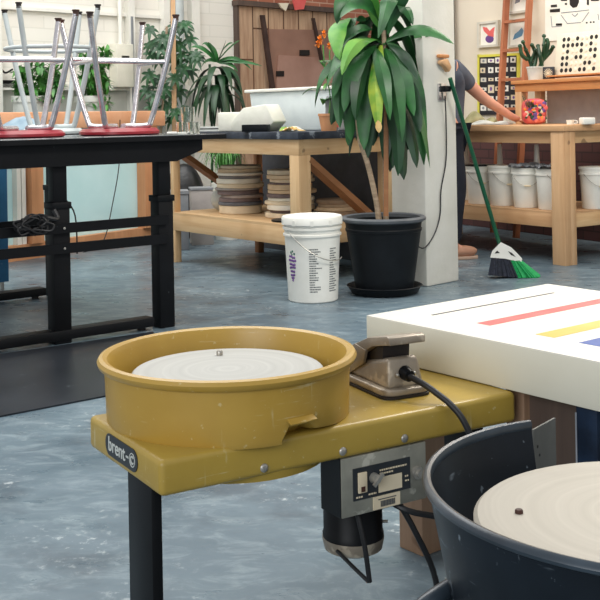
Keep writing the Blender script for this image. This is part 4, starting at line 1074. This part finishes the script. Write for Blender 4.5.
# buckets
bkt = thing('plastic_bucket', '', 'bucket')
obj('bucket_body', B().lathe([(0, 0), (.085, 0), (.088, .004), (.100, .225), (.108, .227), (.108, .237), (.101, .24), (.102, .262), (.107, .264), (.107, .27), (.098, .27), (.094, .20), (0, .19)], (0, 0, 0), 36), 'white_plastic', bkt, sm=True)
hp = [(.107*cos(R(-160+t*7)), .107*sin(R(-160+t*7))-.004, .235-.085*sin(t/20*pi)) for t in range(21)]
obj('bail_handle', B().tube(hp, .0022, 6), 'steel', bkt, sm=True)
obj('handle_grip', B().cyl((-.022, -.113, .152), (.022, -.113, .152), .006, n=8), 'label_cream', bkt, sm=True)
lids = ['dark lid', 'pale lid', 'crumpled plastic cover', 'crumpled plastic cover', 'pale lid']
binfo = [((.18, .945), 'white bucket with black lid, farthest left under the right bench'),
         ((.18, .72), 'white bucket second from the left under the right bench, behind the green broom handle'),
         ((.18, .495), 'white bucket third from the left under the right bench, bail hanging in front'),
         ((.18, .27), 'white bucket just left of the bench corner leg'),
         ((.42, .10), 'white bucket to the right of the bench corner leg')]
for i, ((x, y), lb) in enumerate(binfo):
    t = bkt if i == 0 else copy_tree(bkt)
    t.location = rw(x, y, .339); t.rotation_euler = (0, 0, R((0, 15, -8, 40, 10)[i])); tag(t, lb, 'bucket', 'white buckets under the right bench')
for i, ((x, y), lb) in enumerate(binfo):
    w = rw(x, y, .339+.2705)
    if i in (0, 1, 4):
        o = obj('bucket_lid', B().lathe([(0, .010), (.103, .010), (.108, .008), (.108, 0), (0, 0)], (0, 0, 0), 32), 'black_plastic' if i == 0 else 'white_plastic', loc=w, sm=True)
        tag(o, ('black lid on the leftmost bucket under the right bench', 'white lid on the bucket behind the broom handle', '', '', 'white lid on the bucket right of the corner leg')[i], 'lid')
    else:
        random.seed(40+i); nv = []
        for k in range(11):
            for q in range(11): nv.append((-.11+.022*k, -.11+.022*q, .003+random.random()*.03))
        o = obj('plastic_cover', B().add(nv, [(k*11+q, (k+1)*11+q, (k+1)*11+q+1, k*11+q+1) for k in range(10) for q in range(10)]), 'grey_card', loc=w, solid=.001); tag(o, ('', '', 'crumpled grey plastic cover on the bucket with the hanging bail', 'crumpled grey plastic cover on the bucket by the corner leg')[i], 'cover')
for i, ((px_, x), lb) in enumerate((((466, .355), 'white tapered spout bottle behind the leftmost bucket'), ((499, .355), 'white tapered spout bottle behind the middle buckets'), ((536, .355), 'white tapered spout bottle nearest the bench corner leg'))):
    c_, s_ = cos(RR), sin(RR)
    k = (px_-300)/FPX; # solve for y along the bench
    y = ((RO.x+x*c_)-k*(RO.y+x*s_))/(s_+k*c_)
    o = obj('spout_bottle', B().lathe([(0, 0), (.06, 0), (.062, .01), (.062, .24), (.055, .265), (.021, .28), (.017, .40), (.014, .425), (0, .425)], (0, 0, 0), 24), 'white_plastic', loc=rw(x, y, .339), sm=True)
    tag(o, lb, 'bottle', 'spout bottles under the right bench')

# items on bench top
def rp(px_, x): 
    c_, s_ = cos(RR), sin(RR); k = (px_-300)/FPX; y = ((RO.x+x*c_)-k*(RO.y+x*s_))/(s_+k*c_); return rw(x, y, .906), y
random.seed(17)
def cloth(px_, x, L_, W_, H_, mat, lb, seed, name='folded_cloth', cat='cloth'):
    w, _ = rp(px_, x); random.seed(seed); b_ = B(); nv = []; n1, n2 = 20, 10
    for i in range(n1+1):
        for j in range(n2+1):
            u_, w_ = i/n1, j/n2; nv.append((-L_/2+L_*u_, -W_/2+W_*w_, .003+H_*(sin(pi*u_)**.5)*(sin(pi*w_)**.5)*(.6+.4*sin(u_*9+w_*5+seed))))
    b_.add(nv, [(i*(n2+1)+j, (i+1)*(n2+1)+j, (i+1)*(n2+1)+j+1, i*(n2+1)+j+1) for i in range(n1) for j in range(n2)])
    o = obj(name, b_, mat, loc=w, rz=RR+R(-60), solid=.004, sm=True); tag(o, lb, cat)
cloth(478, .35, .28, .18, .10, 'cloth_olive', 'olive folded cloth beneath the reaching arm', 2)
cloth(490, .16, .30, .14, .035, 'ceramic', 'flat pale towel at the front of the right bench', 3)
# fruit bag
w, y_ = rp(534, .28)
fb = thing('printed_bag', 'plump bag printed with red flowers on the right bench', 'bag', w, 0)
bo = B().ball((0, 0, 0), 1, 24, 16); sg = lambda v, e: math.copysign(abs(v)**e, v); bo.v = [(.085*sg(x, .6), .055*sg(y, .6), .09+.09*sg(z, .55)) for x, y, z in bo.v]; obj('bag_body', bo, 'fruit_red', fb, sm=True)
random.seed(12)
for i in range(60):
    c = Vector((random.uniform(-.072, .072), -.0535, random.uniform(.02, .16)))
    m_ = random.choice(['fruit_red', 'label_cream', 'stripe_red', 'flower', 'leaf_dk', 'grape_p', 'paper'])
    obj('flower_print', B().ball(c, random.uniform(.008, .018), 8, 6, (1, .35, 1)), m_, fb, sm=True)
bb_ = B()
for k in range(7):
    bb_.bar((-.06+.01*k, -.06, .12), (-.09+.015*k, -.055, .20-.01*k), .02, .004)
obj('dark_leaves', bb_, 'leaf_dk', fb)
w, _ = rp(570, .20)
o = obj('white_mug', B().lathe([(0, 0), (.022, 0), (.026, .03), (.023, .03), (.020, .004), (0, .004)], (0, 0, 0), 20).tube([(.024, 0, .025), (.045, 0, .022), (.045, 0, .008), (.024, 0, .006)], .004, 8), 'white_plastic', loc=w, sm=True); tag(o, 'tiny white cup with handle on the right bench', 'cup')
w, _ = rp(587, .20)
o = obj('sponge_block', B().box(-.045, .045, -.03, .03, 0, .045), 'white_plastic', loc=w, rz=.3, bevel=.008); tag(o, 'small white block near the right edge of the bench', 'block')

# riser shelf
SR = R(30); sO, _y = rp(517, .50); sO.z = .906
SO = sO
rs = thing('riser_shelf', 'honey coloured wooden riser shelf standing on the right bench', 'shelf', SO, SR)
RL = 1.2
obj('shelf_top', B().box(-.02, .26, -RL, .04, .292, .318), 'shelfwood', rs, bevel=.002)
obj('front_rail', B().box(-.0, .03, -RL+.02, .02, .235, .292), 'shelfwood', rs, bevel=.002)
for (x, y) in ((.0, -.05), (.19, -.05), (0, -RL+.05), (.19, -RL+.05)):
    obj('leg', B().box(x, x+.045, y, y+.068, 0, .235 if x == 0 else .292), 'tan_z', rs, bevel=.002)
obj('backing_board', B().box(.24, .255, -RL+.04, -.06, .0, .29), 'grey_board', rs)
def sw_(x, y, z): c, s = cos(SR), sin(SR); return Vector((SO.x+x*c-y*s, SO.y+x*s+y*c, SO.z+z))
def sy(px_, x): c, s = cos(SR), sin(SR); k = (px_-300)/FPX; return ((SO.x+x*c)-k*(SO.y+x*s))/(s+k*c)
# cactus
w = sw_(.12, sy(536, .12), .3185)
ca = thing('potted_cactus', 'dark branching cactus in a pale blue-grey pot', 'plant', w, 0)
obj('pot', B().lathe([(0, 0), (.05, 0), (.062, .09), (.066, .09), (.066, .10), (.056, .10), (.052, .075), (0, .075)], (0, 0, 0), 28), 'ceramic', ca, sm=True)
cc = B(); cbase = w
def cq(px_, py_, dy=0): return at(px_, py_, w.y+dy)-w
for pts in ([(533, 72), (530, 60), (526, 50), (523, 42)], [(534, 68), (536, 55), (532, 45)], [(528, 60), (522, 55), (520, 46)], [(539, 70), (543, 58), (544, 45), (544, 36)], [(543, 60), (550, 52), (553, 47)], [(542, 66), (540, 55), (538, 46)], [(545, 58), (548, 44), (547, 40)], [(531, 62), (535, 50)]):
    ps = [cq(*p, random.uniform(-.03, .03)) for p in pts]
    cc.tube(ps if len(ps) > 2 else ps, ([.014, .016, .012, .006][:len(ps)]) if len(ps) > 2 else [.014, .008], 8, raw=len(ps) < 3)
    for p in ps[1:]: cc.ball(p, .016, 8, 6)
obj('stems', cc, 'leaf_dk', ca, sm=True)
w = sw_(.08, sy(549.5, .08), .3185)
pb_ = thing('picture_block', 'small dark square block with a pale radiating pattern', 'block', w, SR-R(90)+R(25))
obj('block', B().box(-.042, .042, -.012, .012, 0, .09), 'photo_black', pb_, bevel=.003)
rb_ = B()
for i in range(16):
    a = 2*pi*i/16; rb_.bar((.012*cos(a), -.0135, .045+.012*sin(a)), (.034*cos(a), -.0135, .045+.034*sin(a)), .002, .004)
rb_.cyl((0, -.0125, .045), (0, -.0145, .045), .01, n=16)
obj('pattern', rb_, 'label_cream', pb_)
# pegboard
y0 = sy(553, .10); w = sw_(.11, y0, .3215)
pg = thing('peg_board', 'cream board drilled with rows of dark round holes', 'board', w, SR-R(90))
pg.rotation_euler = (R(-8), 0, SR-R(90))
PW = .66; PH = .325
obj('board', B().box(0, PW, 0, .018, .018, PH), 'peg', pg, bevel=.003)
obj('ledge', B().box(-.03, PW+.1, -.05, .02, 0.008, .018), 'shelfwood', pg)
pat = ['110100', '111110', '010010', '110110', '110000', '111011']
pat = ['11010011', '11111010', '01001011', '11011001', '11000110', '11101101']
for r_ in range(6):
    for c_ in range(8):
        cx = .075+c_*.0445; cz = PH-.045-r_*.0445
        if pat[r_][c_] == '1': obj('hole', B().cyl((cx, -.0012, cz), (cx, .004, cz), .0155, n=16), 'hole', pg)
        else: obj('peg_cap', B().lathe([(0, .006), (.012, .005), (.0165, 0)], (0, 0, 0), 16), 'peg', pg, loc=(cx, 0, cz)).rotation_euler = (R(90), 0, 0)

# wall items on the right wall: local x runs left/far, y out of the wall
def rwall(name, label, cat): return thing(name, label, cat, RW, RA)
def rquad(pix, y0, y1): return B().prism([rightpt(*p) for p in pix], y0, y1, 'y')
ps = rwall('wall_poster', 'large white poster with black cut-out shapes on the right wall', 'poster')
obj('sheet', rquad(((546, 41.5), (650, 33), (650, -60), (546, -50)), .004, .010), 'paper', ps)
shapes = [((570, -8), (571, 5), (574, 8), (578, 7), (580, 2), (580, -8)), ((562, -4), (568, -4), (568, 1), (562, 1)), ((552, 5), (558, 4.5), (558, 7), (552, 7.4)), ((551, 9.5), (561, 8.5), (561, 12), (551, 12.5)), ((557, 23.5), (563, 23.3), (563, 25.5), (557, 25.7)), ((588, -3), (590, -3), (590, 5), (588, 5)), ((592, -3), (600, -4), (600, 1), (592, 1)), ((587, 22), (588.5, 22), (588.5, 23.5), (587, 23.5)), ((591, 21.5), (592.5, 21.5), (592.5, 23), (591, 23)), ((594, 21.3), (595.5, 21.3), (595.5, 22.8), (594, 22.8)), ((566, 3), (568, 3), (568, 5), (566, 5))]
for s_ in shapes: obj('black_shape', B().prism([rightpt(*p) for p in s_], .0102, .012, 'y'), 'hole', ps)
gl = B()
def ln_(b, p, q, w=.008):
    a = rightpt(*p); c = rightpt(*q); b.bar((a[0], .0112, a[1]), (c[0], .0112, c[1]), .0015, w, (0, 1, 0)) if False else b.bar((a[0], .0112, a[1]), (c[0], .0112, c[1]), w, .0016, (0, 1, 0))
for p, q in (((562, 15), (568, 23)), ((568, 23.5), (582, 22.5)), ((583, 22), (590, 12)), ((562, 13), (590, 10)), ((552, 16), (553, 27)), ((553, 27), (563, 26)), ((573, 14), (576, 16.5)), ((576, 16.5), (579, 13.5)), ((599, 14), (600, 20))):
    ln_(gl, p, q, .006)
obj('grey_lines', gl, 'grey_card', ps)
def picture(pix_out, pix_in, lb):
    t = rwall('framed_picture', lb, 'picture')
    a = [rightpt(*p) for p in pix_out]; b2_ = [rightpt(*p) for p in pix_in]
    fr_ = B(); 
    n_ = 4; v = [(p[0], .03, p[1]) for p in a]+[(p[0], .03, p[1]) for p in b2_]+[(p[0], .002, p[1]) for p in a]+[(p[0], .012, p[1]) for p in b2_]
    f = []
    for i in range(4):
        j = (i+1) % 4; f += [(i, j, 4+j, 4+i), (i, j, 8+j, 8+i), (4+i, 4+j, 12+j, 12+i)]
    fr_.add(v, f); obj('frame', fr_, 'frame_wood', t)
    obj('print', B().prism(b2_, .004, .013, 'y'), 'paper', t); return t
def blob(t, name, pix, m_, y=.014):
    obj(name, B().prism([rightpt(*p) for p in pix], .0128, y, 'y'), m_, t)
t = picture(((479.5, 48), (500.5, 46.5), (500.5, 20), (479.5, 22.5)), ((482, 45.5), (498.5, 44.3), (498.5, 22.5), (482, 24.5)), 'framed print of a red and purple plum, left of the ladder')
def circ(cx, cy, rx, ry, n=14): return [(cx+rx*cos(2*pi*i/n), cy+ry*sin(2*pi*i/n)) for i in range(n)]
blob(t, 'purple_fruit', circ(490.8, 39, 4.2, 4), 'grape_p'); blob(t, 'red_leaf', [(490, 36), (485, 31), (484, 27), (488, 27.5), (491, 31), (494, 28), (496, 27), (495, 33), (495, 37)], 'stripe_red', .0145)
t = picture(((509, 48), (531, 46.5), (531, 17), (509, 19)), ((511.5, 45.5), (528.5, 44), (528.5, 20), (511.5, 22)), 'framed print of a blue bird between the ladder rails')
blob(t, 'bird', [(514, 40), (516, 34), (520, 31), (523, 27.5), (525, 31), (523, 36), (519, 38)], 'bird_blue')
t = picture(((510, 14.5), (531, 12), (531, -18), (510, -16)), ((513, 12), (528.5, 10), (528.5, -14), (513, -12)), 'framed print cut off by the top edge above the blue bird')
blob(t, 'grey_figure', [(516, 4), (518, -4), (522, -6), (521, 2)], 'grey_card')
# yellow framed board
yb = rwall('notice_board', 'yellow framed black board covered with small pale cards', 'board')
obj('backing', rquad(((480.5, 115), (519, 114), (519, 55), (480.5, 57)), .004, .015), 'photo_black', yb)
obj('yellow_frame', rquad(((479.2, 116), (481, 116), (481, 54.5), (479.2, 54.5)), .003, .022), 'yellow_frame', yb)
obj('yellow_frame', rquad(((479.2, 57.5), (520.5, 55.3), (520.5, 53), (479.2, 54.9)), .003, .022), 'yellow_frame', yb)
obj('yellow_frame', rquad(((518.6, 115), (520.5, 115), (520.5, 53), (518.6, 53)), .003, .022), 'yellow_frame', yb)
random.seed(19)
for r_ in range(6):
    for c_ in range(5):
        cx = 482+c_*7.6+random.uniform(-.5, .5); cy = 61+r_*9.4-c_*.3; w_ = random.uniform(4.6, 6.2); h_ = random.uniform(3, 6)
        if r_ == 3 and c_ == 1: w_, h_ = 6, 8
        cd = obj('card', rquad(((cx, cy+h_/2), (cx+w_, cy+h_/2), (cx+w_, cy-h_/2), (cx, cy-h_/2)), .0152, .018), random.choice(['paper', 'label_cream', 'frame_wood']), yb)
        m_ = random.choice(['photo_black', 'grey_card', 'grape_p', 'print'])
        obj('card_picture', B().prism([rightpt(*p) for p in circ(cx+w_/2, cy, w_*.2, h_*.28, 8)], .0181, .019, 'y'), m_, cd)
# ladder leaning on the wall
ld = rwall('wooden_ladder', 'orange wooden ladder leaning on the right wall', 'ladder')
def lpt(px_, py_, off):
    u, v = uv(px_, py_); d = Vector((cos(RA), sin(RA))); n = Vector((-d.y, d.x)); r = Vector((u/FPX, 1))
    Y = (RW.xy.dot(n)+off)/r.dot(n); w_ = Vector((u*Y/FPX, Y)); return Vector(((w_-RW.xy).dot(d), off, CAMH-v*Y/FPX))
a = lpt(500, 115, .2); b_ = lpt(506.5, 0, .08); dv = (b_-a)/(b_.z-a.z)
r1 = (a+dv*(0.02-a.z), a+dv*(2.9-a.z)); rl = obj('rail', B().bar(r1[0], r1[1], .03, .05, (0, 1, 0)), 'ladder', ld)
a2 = lpt(525, 80, .2); b2_ = lpt(529.5, 0, .08); dv2 = (b2_-a2)/(b2_.z-a2.z)
r2 = (a2+dv2*(0.02-a2.z), a2+dv2*(2.9-a2.z)); obj('rail', B().bar(r2[0], r2[1], .03, .05, (0, 1, 0)), 'ladder', ld)
zr = lpt(506, 22, .12).z; dz = lpt(504, 51, .14).z; stp = zr-dz
for k in range(-5, 5):
    z = zr+stp*k
    if .1 < z < 2.85: obj('rung', B().bar(a+dv*(z-a.z), a2+dv2*(z-a2.z), .05, .022), 'ladder', ld)

# ================================================================== PERSON
def bake(o):
    dg = bpy.context.evaluated_depsgraph_get(); me = bpy.data.meshes.new_from_object(o.evaluated_get(dg))
    o.modifiers.clear(); o.data = me
    for p in me.polygons: p.use_smooth = True
def skin(name, verts, edges, mat, parent, sub=2, root=0):
    me = bpy.data.meshes.new(name); me.from_pydata([v[0] for v in verts], edges, []); me.materials.append(M[mat])
    o = bpy.data.objects.new(name, me); COL.objects.link(o); o.parent = parent
    o.modifiers.new('Skin', 'SKIN'); sv = me.skin_vertices[0].data
    for i, v in enumerate(verts):
        r = v[1]; sv[i].radius = r if isinstance(r, tuple) else (r, r); sv[i].use_root = (i == root)
    s = o.modifiers.new('Sub', 'SUBSURF'); s.levels = sub; s.render_levels = sub
    bake(o); o.data.materials.clear(); o.data.materials.append(M[mat]); return o
FACE = R(14)   # faces +x and slightly away
PO = Vector((1.005, 7.44, 0))
pe = thing('person', 'person in slate T-shirt and dark trousers reaching over the right bench', 'person', PO, FACE)
def Lp(v): d = Vector(v)-PO; c, s = cos(FACE), sin(FACE); return Vector((d.x*c+d.y*s, -d.x*s+d.y*c, d.z))
def ap_(px_, py_, Y): return tuple(Lp(at(px_, py_, Y)))
sho = ap_(463, 79, 7.44); elb = ap_(484, 99, 7.50); wri = ap_(511, 116.5, 7.62); pal = ap_(519, 119.8, 7.66)
# local: +x forward, +y left (away from camera side), so the near arm is the right one (-y)
shL = (-.01, .17, 1.29); elL = (-.12, .22, 1.04); wrL = (-.10, .22, .82); paL = (-.08, .21, .75)
bodyv = [((-.02, 0, .92), (.10, .085)), ((-.01, 0, 1.10), (.09, .08)), ((.0, 0, 1.23), (.085, .08)), ((-.02, 0, 1.37), (.06, .06)), ((-.04, 0, 1.46), (.05, .05)), ((-.06, 0, 1.55), (.082, .075)), ((-.055, 0, 1.65), (.075, .07)),
 ((.02, -.15, 1.29), .048), (sho, .052), (elb, .042), (wri, .028), (pal, (.034, .018)),
 (shL, .045), (elL, .042), (wrL, .028), (paL, (.034, .02)),
 ((-.02, -.09, .86), .085), ((.03, -.10, .50), .062), ((.0, -.10, .28), .055), ((-.01, -.10, .09), .040), ((.08, -.11, .045), .035),
 ((-.02, .09, .86), .085), ((.0, .11, .50), .062), ((-.04, .11, .28), .055), ((-.06, .11, .09), .040), ((.03, .12, .045), .035)]
be = [(0,1),(1,2),(2,3),(3,4),(4,5),(5,6),(2,7),(7,8),(8,9),(9,10),(10,11),(2,12),(12,13),(13,14),(14,15),(0,16),(16,17),(17,18),(18,19),(19,20),(0,21),(21,22),(22,23),(23,24),(24,25)]
body = skin('body', bodyv, be, 'skin', pe)
def hand(palm, wrist, sgn):
    p = Vector(palm); d = (p-Vector(wrist)).normalized(); up = Vector((0, 0, 1)); sd = d.cross(up).normalized()
    for k, ln in enumerate((.066, .075, .070, .056)):
        b0 = p+sd*(.022-.0145*k)*sgn+d*.01; t1 = b0+d*ln*.5+Vector((0, 0, .004)); t2 = t1+d*ln*.32-Vector((0, 0, .010)); t3 = t2+d*ln*.2-Vector((0, 0, .014))
        skin('finger', [(tuple(b0), .0095), (tuple(t1), .009), (tuple(t2), .0085), (tuple(t3), .007)], [(0,1),(1,2),(2,3)], 'skin', body, 1)
    b0 = p-d*.03+sd*.024*sgn; t1 = b0+sd*.022*sgn+d*.03; t2 = t1+d*.026-Vector((0, 0, .008))
    skin('thumb', [(tuple(b0), .011), (tuple(t1), .010), (tuple(t2), .008)], [(0,1),(1,2)], 'skin', body, 1)
hand(pal, wri, -1); hand(paL, wrL, 1)
slv = tuple(Vector(sho).lerp(Vector(elb), .45))
skin('t_shirt', [((-.02, 0, .80), (.160, .140)), ((-.02, 0, .86), (.158, .138)), ((-.02, 0, .96), (.152, .132)), ((-.01, 0, 1.06), (.150, .128)), ((.0, 0, 1.16), (.150, .125)), ((.0, 0, 1.245), (.140, .120)), ((-.015, 0, 1.34), (.078, .072)),
  ((.02, -.15, 1.295), .072), (sho, .070), (slv, .062), (tuple(Vector(shL)), .072), (tuple(Vector(shL).lerp(Vector(elL), .5)), .062)],
  [(0,1),(1,2),(2,3),(3,4),(4,5),(5,6),(5,7),(7,8),(8,9),(5,10),(10,11)], 'shirt', pe)
skin('trousers', [((-.02, 0, .90), (.138, .12)), ((-.02, -.09, .84), .098), ((.03, -.10, .50), .076), ((.0, -.10, .28), .069), ((-.01, -.10, .10), .066), ((-.02, .09, .84), .098), ((.0, .11, .50), .076), ((-.04, .11, .28), .069), ((-.06, .11, .10), .066)],
  [(0,1),(1,2),(2,3),(3,4),(0,5),(5,6),(6,7),(7,8)], 'trouser', pe)
for (x, y) in ((-.01, -.105), (-.06, .115)):
    s_ = B().add([], []); 
    prof_ = [(-.06, .0, .085), (.0, .0, .095), (.06, .0, .08), (.13, 0, .05), (.19, 0, .035)]
    sh_ = obj('shoe', B().ball((x+.06, y, .052), .05, 18, 12, (2.4, .9, .85)).ball((x-.0, y, .075), .045, 14, 10, (1.3, .95, 1)), 'shoe', pe, sm=True)
    obj('sole', B().prism([(x-.075, y-.03), (x-.03, y-.042), (x+.10, y-.045), (x+.17, y-.03), (x+.185, y), (x+.17, y+.03), (x+.10, y+.045), (x-.03, y+.042), (x-.075, y+.03)], 0, .022), 'sole', sh_, bevel=.004)
hr = B().ball((-.075, 0, 1.655), .095, 20, 14, (1.02, .9, 1.05)).ball((-.11, 0, 1.58), .075, 16, 10, (.8, 1, 1.2)); hair = obj('hair', hr, 'hair', pe, sm=True)
for s_ in (-1, 1):
    obj('eye', B().ball((.014, s_*.03, 1.60), .011, 10, 8), 'paper', body, sm=True); obj('pupil', B().ball((.023, s_*.03, 1.60), .005, 8, 6), 'hole', body, sm=True)
    obj('ear', B().ball((-.06, s_*.078, 1.58), .022, 10, 8, (.7, .4, 1.1)), 'skin', body, sm=True)
obj('nose', B().ball((.028, 0, 1.57), .014, 10, 8, (1, .8, 1.5)), 'skin', body, sm=True)
obj('mouth', B().ball((.018, 0, 1.535), .018, 10, 6, (.4, 1, .25)), 'stripe_red', body, sm=True)

# ================================================================== LIGHT
w = bpy.data.worlds.new('World'); SC.world = w; w.use_nodes = True
bgn = w.node_tree.nodes['Background']; bgn.inputs[0].default_value = (.93, .96, 1, 1); bgn.inputs[1].default_value = .46
def area(name, loc, rot, sx, sy_, e, c=(1, 1, 1)):
    l = bpy.data.lights.new(name, 'AREA'); l.shape = 'RECTANGLE'; l.size = sx; l.size_y = sy_; l.energy = e; l.color = c
    o = bpy.data.objects.new(name, l); COL.objects.link(o); o.location = loc; o.rotation_euler = rot; return o
area('skylight', (-1.5, 6.0, 4.6), (R(8), R(-10), 0), 4, 5, 230, (1, .99, .96))
area('ceiling_light', (1.9, 3.6, 3.3), (R(0), R(0), R(35)), 1.5, .8, 75, (1, .96, .9))
area('ceiling_light', (2.2, 7.0, 3.6), (0, 0, R(35)), 1.6, .6, 45, (1, .92, .82))
area('front_fill', (-2.2, -2.2, 2.2), (R(70), 0, R(-28)), 3.0, 2.0, 75, (.95, .98, 1))  # added soft fill behind the camera, brightens the front faces
for o in SC.objects:
    if o.type == 'LIGHT': o['kind'] = 'structure'

# ================================================================== CAMERA
cam = bpy.data.cameras.new('Camera'); co = bpy.data.objects.new('Camera', cam); COL.objects.link(co); SC.camera = co
cam.sensor_width = 36; cam.lens = FPX/600*36; cam.shift_y = -(300-115)/600; cam.clip_end = 60
co.matrix_world = Matrix.Translation((0, 0, CAMH)) @ Matrix.Rotation(R(90), 4, 'X') @ Matrix.Rotation(-ROLL, 4, 'Z')
SC.view_settings.view_transform = 'Standard'; SC.view_settings.look = 'None'
SC.view_settings.exposure = 0.36; SC.view_settings.gamma = 1; SC.view_settings.use_curve_mapping = False
